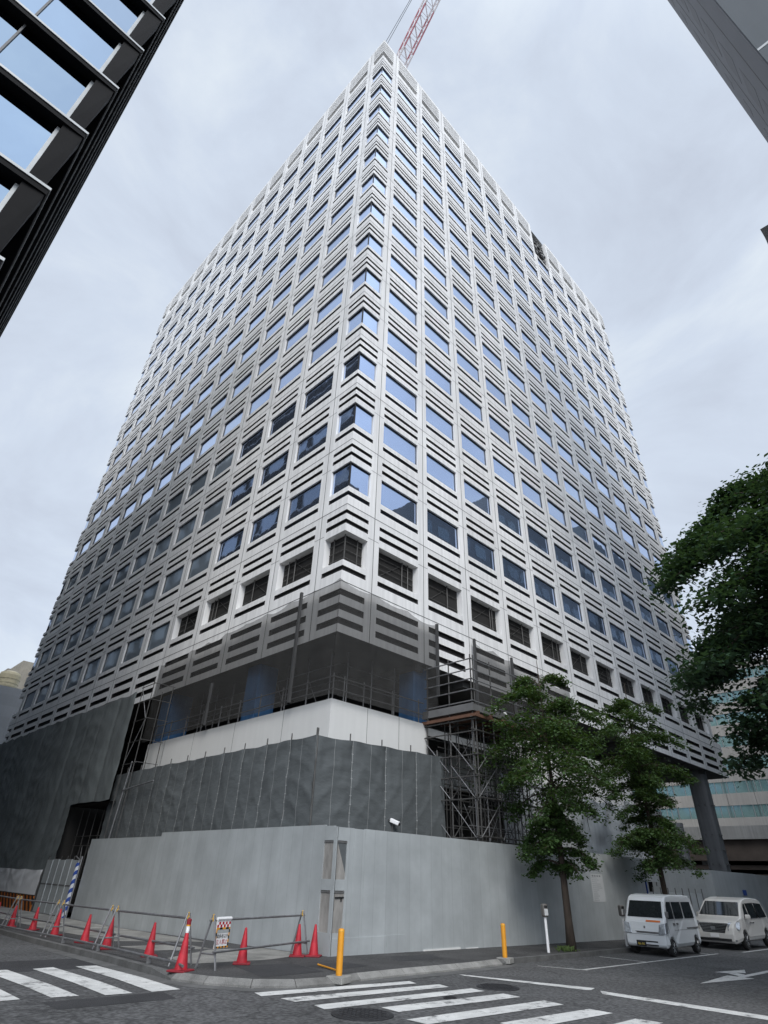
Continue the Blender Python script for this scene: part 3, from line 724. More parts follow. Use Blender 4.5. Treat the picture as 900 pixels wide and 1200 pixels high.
b = MB(); b.box(-1.6, 1.6, -1.6, 4.4, 2.0, 3.2); b.box(-1.2, 1.2, -1.2, 1.2, 0.02, 2.0); b.build('turntable', M['crane_red'], crane, bevel=.05)
b = MB(); b.tube([(-.8, 3.8, 3.2), (-.5, 4.5, 13)], .12, 5); b.tube([(.8, 3.8, 3.2), (.5, 4.5, 13)], .12, 5); b.tube([(-.5, 4.5, 13), (.5, 4.5, 13)], .1, 5); b.build('mast_frame', M['crane_red'], crane)

# ------------------------------------------------------------------ cloth helper
def cloth(name, p0, p1, z0, z1, nrm, m, parent=None, nx=90, nzz=36, seed=1, amp=.05, sag=.12, tie=1.8, top=None, hole=None, fold=.04, bottom=None, crease=.020, seams=False):
    """hanging sheet from p0 to p1 (xy), vertical, bulging along nrm; sags between ties at its top"""
    r = random.Random(seed)
    L = math.dist(p0, p1); b = MB(); grid = {}
    n = max(1, round(L / tie))
    ph = [r.uniform(0, 6.28) for _ in range(12)]
    offs = [r.uniform(.5, 1.3) for _ in range(n + 2)]
    zt0 = top or (lambda t: z1); zb0 = bottom or (lambda t: z0)
    for i in range(nx + 1):
        t = i / nx; u = t * L
        w = (u / L * n) % 1.0; cell = int(u / L * n)
        arch = 4 * w * (1 - w)
        zt = zt0(t) - sag * arch * offs[min(cell, n)]
        for j in range(nzz + 1):
            s_ = j / nzz
            z = zb0(t) + (zt - zb0(t)) * s_
            dd = amp * (sin(u * 1.1 + ph[0] + s_ * 1.3) + .6 * sin(u * 2.3 + ph[1] - s_ * 2.2) + .35 * sin(z * 3.1 + u * .8 + ph[2]) + .22 * sin(z * 7 + u * 2.0 + ph[5]) * sin(u * 1.7 + ph[6]))
            dd += crease * (abs(sin(z * 4.6 + 1.9 * sin(u * 1.3 + ph[7]) + cell * 2.1)) ** 6 * (.5 + .5 * sin(u * .9 + ph[8])) + abs(sin(u * 3.3 + 2.2 * sin(z * 1.4 + ph[9]))) ** 8 * .7)
            # gathered folds fanning down from each tie
            dw = min(w, 1 - w) * L / n
            dd -= fold * math.exp(-(dw / (.05 + .28 * (1 - s_))) ** 2) * (.3 + .9 * s_)
            dd += fold * .6 * arch * s_
            # diagonal pulls
            dd += fold * .5 * sin((w * 3 + (1 - s_) * 4) * 3.1 + ph[3] + cell) * s_ * s_
            x = p0[0] + (p1[0] - p0[0]) * t + nrm[0] * dd; y = p0[1] + (p1[1] - p0[1]) * t + nrm[1] * dd
            grid[i, j] = len(b.v); b.v.append((x, y, z))
    for i in range(nx):
        for j in range(nzz):
            cu, cz = (i + .5) / nx * L, b.v[grid[i, j]][2]
            if hole and hole(cu, cz): continue
            b.f.append((grid[i, j], grid[i + 1, j], grid[i + 1, j + 1], grid[i, j + 1])); b.m.append(0)
    o = b.build(name, m, parent, smooth=True)
    if seams:
        for k in range(1, 2 * n):
            i = round(k / (2 * n) * nx)
            if i < 1 or i >= nx: continue
            sm = MB(); hw_ = .014 if k % 2 == 0 else .008
            tx, ty = (p1[0] - p0[0]) / L, (p1[1] - p0[1]) / L
            for j in range(nzz):
                if hole and hole(i / nx * L, b.v[grid[i, j]][2]): continue
                a_ = b.v[grid[i, j]]; c_ = b.v[grid[i, j + 1]]
                f = lambda q, s_: (q[0] + nrm[0] * .008 + tx * s_ * hw_, q[1] + nrm[1] * .008 + ty * s_ * hw_, q[2])
                sm.quad(f(a_, -1), f(a_, 1), f(c_, 1), f(c_, -1))
                if j % 4 == 1 and k % 2 == 0: sm.quad(f(a_, -3), f(a_, 3), f((a_[0], a_[1], a_[2] + .03), 3), f((a_[0], a_[1], a_[2] + .03), -3))
            if sm.v: sm.build('lacing_seam', M['seam'], o)
    return o

# grey tarps round the podium corner
t = empty('scaffold_tarp', (-1.2, -.83, 0)); tag(t, 'dark grey wrinkled tarpaulin wrapped round the podium corner above the white hoarding', 'tarpaulin')
inv = (1.2, .83, 0)
def under(o, root): o.parent = root; o.matrix_parent_inverse = Matrix.Translation(-Vector(root.location)); return o
under(cloth('tarp_sheet', (-1.2, 14.7), (-1.2, -.83), 2.6, 5.6, (-1, 0), M['tarp'], nx=220, nzz=48, seed=3, seams=True, amp=.02, sag=.04, tie=1.45, fold=.03), t)
under(cloth('tarp_sheet', (-1.2, -.83), (5.35, -.83), 2.6, 5.6, (0, -1), M['tarp'], nx=120, nzz=48, seed=5, seams=True, amp=.02, sag=.04, tie=1.55, fold=.03, top=lambda q: 5.60 + .25 * q), t)
pb = MB()
for i in range(11): y = -.83 + i * 1.443; pb.tube([(-1.14, y, 2.4), (-1.14, y, 5.82)], .024, 5)
for i in range(5): x = -1.2 + i * 1.55 + (.06 if i == 0 else 0); pb.tube([(x, -.76, 2.4), (x, -.76, 5.84 + .05 * i)], .024, 5)
under(pb.build('support_pole', M['pipe_dark']), t)
# stays of the west end: bracket pole in front of the tarp
b = MB(); b.tube([(-1.45, 13.1, 2.5), (-1.4, 12.75, 6.0)], .03, 6); b.tube([(-1.45, 12.9, 4.75), (-1.45, 9.9, 4.95)], .03, 6)
o = b.build('bracket_pole', M['pipe']); tag(o, 'thin grey scaffold pole with a side arm in front of the corner tarpaulin', 'pole')

# large tarp on the far left
HOLE = lambda u, z: (13.55 < 44 - u < 18.5) and z < 4.3
o = cloth('scaffold_tarp', (-1.6, 44), (-1.6, 13.9), -.3, 9.6, (-1, 0), M['tarp2'], nx=300, nzz=70, seed=11, seams=True, amp=.03, sag=.12, tie=1.9, fold=.04,
          top=lambda q: 9.55 - .12 * q, hole=HOLE)
tag(o, 'biggest grey tarpaulin, covering the lower left of the tower, an opening cut below', 'tarpaulin')
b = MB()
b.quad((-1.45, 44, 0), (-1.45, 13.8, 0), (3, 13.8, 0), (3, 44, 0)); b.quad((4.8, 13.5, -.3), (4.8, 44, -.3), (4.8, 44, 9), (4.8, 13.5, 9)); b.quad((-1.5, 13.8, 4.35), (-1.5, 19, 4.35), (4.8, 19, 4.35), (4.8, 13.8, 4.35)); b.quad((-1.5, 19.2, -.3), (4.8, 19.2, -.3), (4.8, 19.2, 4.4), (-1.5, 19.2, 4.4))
o = b.build('passage_shade', M['dark'], tower)  # near-black lining painted as the shade inside the tarp opening
g = empty('pipe_scaffold', (-.9, 16, 0)); tag(g, 'grey scaffold pipes standing in the dark opening under the big tarpaulin', 'scaffold')
for i in range(6):
    b = MB(); b.tube([(0, -2 + i * .9, -.3), (0, -2 + i * .9, 4.2)], .022, 5); b.build('post', M['pipe_dark'], g)
for z in (1.2, 2.6, 3.0):
    b = MB(); b.tube([(0, -2.1, z), (0, 2.6, z)], .020, 5); b.build('ledger', M['pipe_dark'], g)
for i in range(4):
    b = MB(); b.tube([(0.05, -1.8 + i * .9, .4 + .4 * (i % 2)), (0.05, -1.2 + i * .9, 2.6)], .02, 5); b.build('brace', M['pipe'], g)
# scaffold end visible between the two tarps
g = empty('pipe_scaffold', (-.9, 13.2, 0)); tag(g, 'slender pipe scaffold climbing beside the upper right edge of the big tarpaulin', 'scaffold')
for (x, y, z1) in ((-.55, .35, 9.7), (-.55, -.85, 9.9), (.5, .35, 9.6), (.5, -.85, 9.6)):
    b = MB(); b.tube([(x, y, 2.5), (x, y, z1)], .022, 5); b.build('post', M['pipe_dark'], g)
for z in (5.9, 6.9, 7.9, 8.8, 9.6):
    b = MB(); b.tube([(-.55, .5, z), (-.55, -1.0, z)], .022, 5); b.tube([(-.55, -.85, z + .05), (.6, -.85, z + .05)], .016, 5); b.build('ledger', M['pipe_dark'], g)
b = MB(); b.tube([(-.55, .35, 6), (-.55, -.85, 7.9)], .018, 5); b.tube([(-.55, -.85, 7.9), (-.55, .35, 9.5)], .018, 5); b.build('brace', M['pipe'], g)

# pale sheets behind the street trees
t = empty('sheet_screen', (10, -.6, 0)); tag(t, 'pale grey translucent sheeting hung behind the street trees above the hoarding', 'sheeting')
under(cloth('sheet_panel', (9.9, -.4), (17.5, -.45), 2.0, 5.6, (0, -1), M['sheet'], nx=110, nzz=36, seed=21, amp=.06, sag=.2, tie=2.3, fold=.14, top=lambda q: 5.9 - .3 * q), t)
under(cloth('sheet_panel', (17.5, -.45), (24.8, -.35), 2.0, 6.3, (0, -1), M['sheet'], nx=100, nzz=36, seed=22, amp=.06, sag=.25, tie=2.6, fold=.14, top=lambda q: 5.6 + .5 * q), t)
b = MB()
for i in range(8): b.tube([(10 + i * 2.1, -.25, 1.8), (10 + i * 2.1, -.25, 6.6)], .025, 5)
under(b.build('support_pole', M['pipe_dark']), t)

# ------------------------------------------------------------------ netting hung from the tower edge
def netting(label, pieces, poles):
    r = empty('safety_net', (0, 0, BZ)); tag(r, label, 'netting', 'dark see-through nets hung from the tower edge')
    for (p0, p1, n, z0f, top, seed, nx, sg, ti) in pieces:
        under(cloth('net_sheet', p0, p1, 0, 0, n, M['net'], nx=nx, nzz=24, seed=seed, amp=.012, sag=sg, tie=ti, fold=.015, top=top, bottom=z0f), r)
    for (x, y, z0, z1) in poles:
        b = MB(); b.box(x - .055, x + .055, y - .055, y + .055, z0, z1); under(b.build('net_pole', M['netpole']), r)
netting('dark see-through net wrapped round the tower corner above the podium railing',
        [((-.22, 15.0), (-.22, -.22), (-1, 0), lambda q: 7.25, lambda q: 11.88 - .50 * (1 - q), 31, 190, .16, 1.7),
         ((-.22, -.22), (5.8, -.22), (0, -1), lambda q: 7.25, lambda q: 11.88 - .20 * q, 33, 90, .16, 1.9)],
        [(-.28, 2.25, 7.3, 11.95), (5.75, -.26, 8.4, 11.7), (-.28, 8.6, 7.3, 9.2)])
netting('smaller dark see-through net hung above the scaffold platform',
        [((8.55, -.22), (11.9, -.22), (0, -1), lambda q: 8.4, lambda q: 11.72 - .15 * q, 35, 60, .2, 1.7), ((11.9, -.22), (17.8, -.22), (0, -1), lambda q: 8.6 + q * .7, lambda q: 11.6 - .1 * q, 36, 60, .45, 2.9)],
        [(8.6, -.26, 8.4, 11.8), (11.75, -.3, 8.2, 11.65)])

# ------------------------------------------------------------------ railing on the podium parapet
rl = empty('guard_railing', (.1, .1, 7.17)); tag(rl, 'grey pipe guard railing along the top of the white podium wall', 'railing')
def rp(*pts, r=.022, name='rail'):
    b = MB(); b.tube(pts, r, 6); return b.build(name, M['pipe'], rl)
for z in (.40, .86): rp((0, 0, z), (5.1, 0, z)); rp((0, 0, z), (0, 14.3, z))
for i in range(1, 4): rp((i * 1.6, .03, -.25), (i * 1.6, .03, .98), r=.026, name='post')
for i in range(0, 10): rp((.03, .03 + i * 1.58, -.25), (.03, .03 + i * 1.58, .98), r=.026, name='post')
rp((.55, 0, -.2), (.55, 0, .95), r=.026, name='post')

# ------------------------------------------------------------------ scaffold tower with loading deck
st = empty('scaffold_tower', (5.2, -2.45, 0)); tag(st, 'pipe scaffold tower with a railed loading deck standing beside the podium', 'scaffold')
SX, SY = 4.6, 2.35
def sp(a, b, r=.026, name='ledger', m='pipe'):
    k = MB(); k.tube([a, b], r, 6); return k.build(name, M[m], st)
posts = [(0, 0), (.16, -.02), (0, SY), (0, 1.15), (1.35, 0), (2.3, 0), (3.4, 0), (SX, 0), (1.35, SY), (3.4, SY), (SX, SY), (SX, 1.15), (2.3, 1.2)]
for (x, y) in posts:
    top = 9.65 if (y < .1 or x < .1) and (x, y) not in ((2.3, 0), (3.4, 0)) else 7.2
    sp((x, y, .0), (x, y, top), .03, 'post', 'pipe_dark')
for z in (7.75, 8.2, 8.62, 9.02, 9.45):
    sp((0, -.05, z), (SX + .3, -.05, z)); sp((-.05, -.1, z), (-.05, SY + .1, z))
for z in (3.0, 4.25, 5.0, 5.75, 6.6, 7.05):
    sp((-.05, -.2, z), (-.05, SY + .2, z), m='pipe_dark'); sp((-.2, -.05, z + .06), (SX + .3, -.05, z + .06), m='pipe_dark'); sp((-.1, SY, z), (SX + .2, SY, z), m='pipe_dark'); sp((-.1, 1.15, z + .03), (SX + .2, 1.15, z + .03), m='pipe_dark')
for z0 in (3.0, 4.3, 5.2):
    dz = 1.15
    for (y0, y1) in ((0.05, 1.1), (1.2, SY)):
        sp((-.08, y0, z0), (-.08, y1, z0 + dz), .016, 'brace'); 
    sp((-.03, 1.1, z0), (-.03, 0.05, z0 + dz), .014, 'brace', 'pipe_dark')
    for i, x0 in enumerate((0.05, 1.4, 2.35, 3.45)):
        x1 = (1.3, 2.25, 3.35, SX)[i]
        sp((x0, -.08, z0), (x1, -.08, z0 + dz), .015, 'brace'); sp((x1, -.02, z0), (x0, -.02, z0 + dz), .014, 'brace', 'pipe_dark')
        if z0 < 5: sp((x0, 1.2, z0), (x1, 1.2, z0 + dz), .014, 'brace', 'pipe_dark'); sp((x1, SY - .05, z0), (x0, SY - .05, z0 + dz), .014, 'brace', 'pipe_dark')
for i in range(6):
    for j in range(3):
        sp((.45 + i * .75, .4 + j * .7, .0), (.45 + i * .75, .4 + j * .7, 7.2), .022, 'post', 'pipe_dark' if j else 'pipe')
for j in range(3):
    for z in (3.4, 4.0, 4.6, 5.4, 6.2): sp((0, .4 + j * .7, z), (SX, .4 + j * .7, z + .02), .018, 'ledger', 'pipe_dark' if j else 'pipe')
for i in range(6):
    for q, z in enumerate((3.0, 4.1, 5.2)): sp((.45 + i * .75, .38, z), (.45 + (i + (1 if (i + q) % 2 else -1)) * .75, .38, z + 1.05), .014, 'brace', 'pipe')
b = MB(); b.box(-.1, SX + .35, -.12, SY + .2, 7.36, 7.46); b.build('deck', M['deck'], st)
b = MB()
b.box(-.07, -.02, -.1, SY + .2, 7.461, 7.66); b.box(-.02, SX + .3, -.1, -.05, 7.461, 7.62); b.build('toe_board', M['deck'], st)
b = MB()
for i in range(6): b.box(.1 + i * .88, .2 + i * .88, -.2, SY + .1, 7.24, 7.355)
b.box(-.14, -.02, -.25, SY + .2, 7.12, 7.235); b.box(-.02, SX + .3, -.22, -.12, 7.12, 7.235); b.build('joist', M['wood'], st)
bags = []
for (x, y, r, lab) in ((2.3, .5, .17, 'white sack at the left end of the pair on the scaffold deck'), (2.95, .45, .19, 'white sack at the right end of the pair on the scaffold deck')):
    b = MB(); b.lathe([(r * .8, 0), (r * 1.1, .08), (r, .25), (r * .55, .36), (r * .3, .42), (r * .42, .46)], n=10)
    o = b.build('sack', M['white'], smooth=True, loc=(5.2 + x, -2.45 + y, 7.462)); tag(o, lab, 'sack', 'sacks on the scaffold deck')
# second, lower scaffold behind the first tree
s2 = empty('pipe_scaffold', (10.1, -1.3, 0)); tag(s2, 'lower pipe scaffold bay in front of the pale sheeting, right of the loading deck', 'scaffold')
for x in (0, 1.1, 2.2):
    k = MB(); k.tube([(x, 0, .0), (x, 0, 5.6)], .025, 5); k.build('post', M['pipe_dark'], s2)
for z in (2.9, 3.7, 4.5, 5.3):
    k = MB(); k.tube([(-.2, 0, z), (2.4, 0, z)], .022, 5); k.build('ledger', M['pipe_dark'], s2)
for i in range(3):
    k = MB(); k.tube([(0, -.03, 2.9 + i * .8), (1.1, -.03, 3.7 + i * .8)], .016, 5); k.build('brace', M['pipe_dark'], s2)

# ------------------------------------------------------------------ hoarding
hd = empty('site_hoarding', (HX, HY, 0)); tag(hd, 'long plain white steel hoarding wrapped round the street corner, four film windows at its edge', 'hoarding')
th = .06
def wallpiece(name, x0, x1, y0, y1, z0, z1, m='hoard', parent=hd):
    b = MB(); rx, ry = parent.location.x, parent.location.y
    b.box(x0 - rx, x1 - rx, y0 - ry, y1 - ry, z0, z1); return b.build(name, M[m], parent)
# west wall, around its two window openings (y -2.51..-2.12)
def W_(y0, y1, z0, z1): return wallpiece('wall_panel', HX, HX + th, y0, y1, z0, z1)
WZ = ((.47, 1.385), (1.635, 2.545))
W_(HY, -2.51, -.3, 2.875); W_(-2.11, 7.75, -.3, 2.93); W_(7.752, 14.55, -.4, 2.80)
W_(-2.509, -2.111, -.3, WZ[0][0]); W_(-2.509, -2.111, WZ[0][1], WZ[1][0]); W_(-2.509, -2.111, WZ[1][1], 2.90)
def S_(x0, x1, z0, z1): return wallpiece('wall_panel', x0, x1, HY, HY + th, z0, z1)
S_(HX + th + .001, -1.555, -.3, 2.875); S_(-1.185, -.94, -.3, 2.875); S_(-.937, -.50, -.3, 2.865); S_(-.497, 18.1, -.5, 2.885)
S_(-1.554, -1.186, -.3, WZ[0][0]); S_(-1.554, -1.186, WZ[0][1], WZ[1][0]); S_(-1.554, -1.186, WZ[1][1], 2.87)
wallpiece('wall_panel', 18.04, 18.1, HY + th + .001, 1.5, -.5, 2.885)
for (z0, z1) in WZ:
    b = MB(); b.box(.025, .035, .112, .508, z0 + .001, z1 - .001); b.box(.004, .024, .11, .51, z1 - .05, z1 - .03, 1); w = b.build('window', [M['window_film'], M['trim']], hd)
    b = MB(); b.box(.046, .413, .025, .035, z0 + .001, z1 - .001); b.box(.046, .413, .004, .024, z1 - .05, z1 - .03, 1); w = b.build('window', [M['window_film'], M['trim']], hd)
    if z0 < 1: 
        b = MB(); b.tube([(.10, .015, z1 - .16), (.40, .015, z1 - .15)], .02, 6); b.box(.3, .34, .005, .02, z1 - .24, z1 - .17); b.build('latch_bar', M['black'], w)
    else:
        b = MB(); b.poly([(.09, .022, z1 - .06), (.412, .022, z1 - .06), (.412, .022, z0 + .15)]); b.build('folded_film', M['tarp'], w)
b = MB()
for (x0, x1) in ((-1.54, -.56), (-.555, .45), (.455, 1.2)): b.box(x0 - HX, x1 - HX, -.016, -.002, -.3, .36 + .02 * (x0 > 0))
b.build('kick_board', M['hoard'], hd)
b = MB(); b.box(3.6, 5.3, -.03, -.001, -.3, .0); b.box(5.6, 6.2, -.02, -.001, -.3, -.03); b.build('base_flashing', M['white_wall'], hd)
# notices
n = empty('notice_sheet', (12.55, HY - .002, 1.15)); tag(n, 'faded printed notice sheet stuck on the white hoarding right of the first tree', 'notice')
b = MB(); b.box(0, 1.05, -.006, 0, 0, .98); b.build('paper', M['grey_paper'], n)
b = MB(); r = random.Random(4)
for i in range(12):
    z = .06 + i * .07
    b.box(.08, .08 + r.uniform(.3, .85), -.0085, -.0065, z, z + .014)
for i in range(4): b.box(.12 + i * .2, .26 + i * .2, -.0085, -.0065, .88, .94)
b.build('print', M['grey_ink'], n)
# far hoarding on the right and low fence
h2 = empty('site_hoarding', (26.8, HY, -.25)); tag(h2, 'second white steel hoarding farther right, behind the parked minivan', 'hoarding')
for (a, bb_) in ((0, 8.0), (8.01, 20), (20.01, 60)):
    b = MB(); b.box(a, bb_, 0, .06, -.3, 2.92 - .02 * (a > 1)); b.build('wall_panel', M['hoard'], h2)
b = MB(); b.box(0, .06, .061, 3.5, -.3, 2.92); b.build('wall_panel', M['hoard'], h2)
b = MB(); b.box(31.4, 32.0, HY - .04, HY - .01, 1.5, 1.78)
o = b.build('blue_plate', M['blue']); tag(o, 'small plain blue plate fixed to the far hoarding above the minivan', 'sign')
b = MB(); b.box(17.75, 17.83, HY - .05, HY - .02, 1.25, 2.0)
o = b.build('blue_plate', M['blue']); tag(o, 'narrow blue strip fixed near the right end of the corner hoarding', 'sign')
fl = empty('panel_fence', (18.3, -1.9, -.2)); tag(fl, 'low white panel fence with dark posts between the two hoardings', 'fence')
for i in range(9):
    b = MB(); b.box(i * .93, i * .93 + .88, 0, .04, -.3, 1.75); b.build('panel', M['hoard'], fl)
    b = MB(); b.tube([(i * .93 + .905, -.02, -.3), (i * .93 + .905, -.02, 1.95)], .025, 6); b.build('post', M['trim'], fl)
# steel stub posts behind it
for (x, y, z, r, lab) in ((28.6, .6, 6.2, .42, 'thick pale steel column rising behind the low panel fence, nearer the tree'), (32.0, .6, 5.8, .36, 'thinner steel column behind the low panel fence, right of the thick one')):
    g = empty('steel_column', (x, y, -.3)); b = MB(); b.lathe([(r, 0), (r, z)], n=14); b.build('shaft', M['pipe'], g, smooth=False)
    b = MB()
    for q in range(5): b.lathe([(r * 1.15, .8 + q * 1.1), (r * 1.15, .88 + q * 1.1)], n=14)
    b.build('band', M['trim'], g); tag(g, lab, 'column', 'steel columns behind the low fence')
g = empty('pipe_scaffold', (30.0, .9, -.3)); tag(g, 'dark scaffold lattice standing between the two steel columns', 'scaffold')
for x in (-.6, 0, .7):
    b = MB(); b.tube([(x, 0, 0), (x, 0, 5.6)], .045, 5); b.build('post', M['pipe_dark'], g)
for z in (2.2, 3.0, 3.8, 4.7):
    b = MB(); b.tube([(-.9, 0, z), (1.2, 0, z)], .04, 5); b.build('ledger', M['pipe_dark'], g)
b = MB(); b.tube([(-.6, 0, 2.2), (.7, 0, 3.8)], .03, 5); b.tube([(.7, 0, 3.0), (-.6, 0, 4.7)], .03, 5); b.build('brace', M['pipe_dark'], g)

# ------------------------------------------------------------------ left: panel gate, striped pole, sheeted barrier
def gl(y): return gz(-2, y)
g = empty('panel_gate', (-1.62, 17.3, gl(17))); tag(g, 'white ribbed folding panel gate below the dark opening on the left', 'gate')
for i in range(5):
    b = MB(); y0 = 2.0 - i * .82
    b.box(-.05, .0, y0 - .79, y0, .02, 2.15 + .03 * (i % 2)); 
    b.box(-.075, -.051, y0 - .82, y0 - .74, .02, 2.15); b.build('gate_panel', M['hoard'], g)
b = MB(); b.box(-.062, -.051, -2.1, 2.0, 1.12, 1.18); b.build('rail', M['trim'], g)
for i in range(6):
    b = MB(); b.tube([(.02, 2.0 - i * .82, 0), (.02, 2.0 - i * .82, 2.32)], .024, 5); b.build('post', M['pipe_dark'], g)
b = MB(); b.tube([(0, 0, 0), (0, 0, 2.05)], .11, 10)
o = b.build('striped_pole', M['stripe_bw'], loc=(-1.72, 15.0, gl(15))); tag(o, 'blue and white diagonally striped pole at the left end of the hoarding', 'pole')
b = MB(); b.tube([(0, 0, 0), (0, 0, 2.3)], .035, 8)
b.tube([(0, 0, 2.1), (-.1, .5, 2.3)], .025, 6)
o = b.build('thin_post', M['pipe'], loc=(-1.75, 14.7, gl(15))); tag(o, 'thin bare pipe post between the striped pole and the hoarding', 'post')
for k, (y0, y1, lab) in enumerate(((19.5, 27.0, 'white sheeted barrier over orange and black striped boards, next to the panel gate'), (27.3, 34, 'white sheeted barrier over striped boards at the left edge of the photo'))):
    g = empty('sheeted_barrier', (-1.7, y0, gl(20))); tag(g, lab, 'barrier', 'sheeted barriers on the left')
    b = MB(); b.box(-.04, .0, 0, y1 - y0, .0, .62); b.build('striped_board', M['stripe_ob'], g)
    under(cloth('white_sheet', (-1.74, y1), (-1.74, y0), gl(20) + .66, gl(20) + 1.72, (-1, 0), M['white'], nx=60, nzz=14, seed=40 + k, amp=.02, sag=.03, tie=2.5, fold=.03), g)
    for y in (0.02, (y1 - y0) / 2, y1 - y0):
        b = MB(); b.tube([(.04, y, 0), (.04, y, 1.75)], .028, 6); b.build('post', M['pipe_dark'], g)

# ------------------------------------------------------------------ security camera
g = empty('security_camera', (2.38, -.98, 3.33)); tag(g, 'white security camera on a pole above the hoarding, in front of the dark tarp', 'security camera')
b = MB(); b.box(-.075, .085, -.20, .14, -.055, .075); o = b.build('body', M['white'], g, bevel=.025); o.rotation_euler = (.35, 0, .4)
b = MB(); b.lathe([(.055, -.03), (.05, 0)], n=12); o = b.build('lens', M['black'], g); o.location = (.08, -.20, -.07); o.rotation_euler = (1.9, 0, .4)
b = MB(); b.tube([(0, .08, -.6), (0, .08, .02), (-.18, .1, .05)], .02, 6); b.build('bracket', M['pipe_dark'], g)

# ------------------------------------------------------------------ bollards
def bollard(x, y, h, label):
    g = empty('bollard', (x, y, gz(x, y))); tag(g, label, 'bollard', 'orange bollards at the kerb')
    b = MB(); b.lathe([(.062, .02), (.066, .06), (.066, h - .04), (.058, h - .012), (.03, h)], n=18); b.build('post', M['orange'], g, smooth=False)
    b = MB(); b.lathe([(.068, h - .05), (.069, h - .035)], n=18); b.build('reflector_band', M['yellow'], g)
    b = MB(); b.box(-.19, .19, -.19, .19, -.1, .02); o = b.build('foot', M['kerb'], g, bevel=.015); o.rotation_euler = (0, 0, .3)
bollard(-3.62, -5.30, .79, 'taller orange bollard at the corner beside the striped crossing')
bollard(2.85, -4.85, .78, 'orange bollard farther along the kerb, in front of the bare hoarding')
b = MB(); b.tube([(0, 0, .03), (-.27, -1.0, .03)], .018, 6)
o = b.build('fallen_bar', M['orange'], loc=(-2.97, -3.85, 0)); tag(o, 'thin orange bar lying on the asphalt by the corner bollard', 'bar')

# ------------------------------------------------------------------ cones
def cone_mesh(h):
    c = MB(); r0 = .118
    c.lathe([(r0, .035), (r0 * .97, .07), (.028, h - .02), (.02, h)], n=18)
    b = MB(); b.prism([(-.19, -.19), (.19, -.19), (.19, .19), (-.19, .19)], 0, .036)
    return c, b
cone_src = None
cones = [((-5.27, -.33), .66, 'red traffic cone in the middle of the first pipe barrier left of the corner', 0), ((-4.29, -2.79), .66, 'red traffic cone beside the hanging warning sign, behind the right barrier', 0),
         ((-1.93, -2.42), .66, 'red traffic cone touching the hoarding, the right one of the close pair', 0), ((-2.28, -2.2), .66, 'red traffic cone behind the barrier end, the left one of the close pair', 0),
         ((-5.15, 3.89), .66, 'red traffic cone alone in the middle of the second pipe barrier', 0), ((-5.38, 1.85), .72, 'red traffic cone standing where the first and second barriers meet', 0),
         ((-4.97, 6.75), .70, 'red traffic cone standing where the second and third barriers meet', 0), ((-4.77, 9.4), .66, 'red traffic cone in the middle of the third barrier, in front of the panel gate', 0),
         ((-5.03, 10.9), .64, 'red traffic cone where the third and fourth barriers meet', 0), ((-4.9, 13.4), .64, 'red traffic cone cut by the left edge of the photo', 0)]
src = empty('traffic_cone'); c_, b_ = cone_mesh(.66); c_.build('cone_body', M['red'], src, smooth=False, bevel=0); b_.build('base_plate', M['red_dark'], src, bevel=.02)
for i, ((x, y), h, lab, _) in enumerate(cones):
    o = src if i == 0 else copy_tree(src)
    o.location = (x, y, gz(x, y)); o.rotation_euler = (0, 0, rnd.uniform(0, 1.5)); o.scale = (1, 1, h / .66)
    tag(o, lab, 'traffic cone', 'red traffic cones along the barriers')
o = copy_tree(src); o.location = (-5.93, -3.08, -.01); o.rotation_euler = (0, 0, .5); o.scale = (1.08, 1.08, 1.02)
tag(o, 'red traffic cone on the very corner with a red and white light stick on top', 'traffic cone', 'red traffic cones along the barriers')
b = MB(); b.lathe([(.032, .62), (.036, .65), (.036, .72), (.038, .73)], n=12); b.build('white_sleeve', M['white'], o)
b = MB(); b.lathe([(.040, .73), (.041, .755)], n=12); b.build('orange_ring', M['orange'], o)
b = MB(); b.lathe([(.042, .755), (.046, .84), (.03, .855)], n=12); b.build('lamp_head', M['red_dark'], o)

# ------------------------------------------------------------------ pipe barriers
def barrier(p0, p1, label):
    p0, p1 = Vector(p0), Vector(p1); L = (p1 - p0).length
    z0 = gz(*p0); z1 = gz(*p1)
    g = empty('pipe_barrier', (p0.x, p0.y, z0), math.atan2(p1.y - p0.y, p1.x - p0.x)); g.rotation_euler.y = -math.atan2(z1 - z0, L)
    tag(g, label, 'barrier', 'pipe barriers round the corner pavement')
    H = .86
    for x in (.10, L - .10):
        f = MB()
        for s_ in (-1, 1):
            f.tube([(x, s_ * .26, 0), (x, s_ * .02, H + .06)], .022, 6)
        f.tube([(x, -.185, .26), (x, .185, .26)], .018, 6); f.build('end_frame', M['pipe'], g)
        f = MB(); f.box(x - .03, x + .03, -.03, .03, H - .05, H - .002); f.tube([(x, 0, H), (x, 0, H + .08)], .014, 6); f.build('clamp', M['yellow'], g)
    for z in (H - .03, .30):
        f = MB(); yy = .0 if z > .5 else -.21; f.tube([(0.0, yy, z), (L, yy, z)], .024, 6); f.build('rail', M['pipe'], g)
    return g
barrier((-5.55, -2.45), (-5.45, 1.62), 'steel pipe barrier along the kerb, the one nearest the street corner')
barrier((-5.42, 1.85), (-5.12, 6.35), 'steel pipe barrier second along the kerb from the street corner')
barrier((-5.10, 6.65), (-5.05, 10.75), 'steel pipe barrier third along the kerb, in front of the white panel gate')
barrier((-5.03, 11.0), (-4.95, 15.2), 'steel pipe barrier farthest along the left street, cut by the edge')
bR = barrier((-5.50, -3.18), (-1.95, -1.95), 'steel pipe barrier carrying the warning sign, turned towards the hoarding corner')
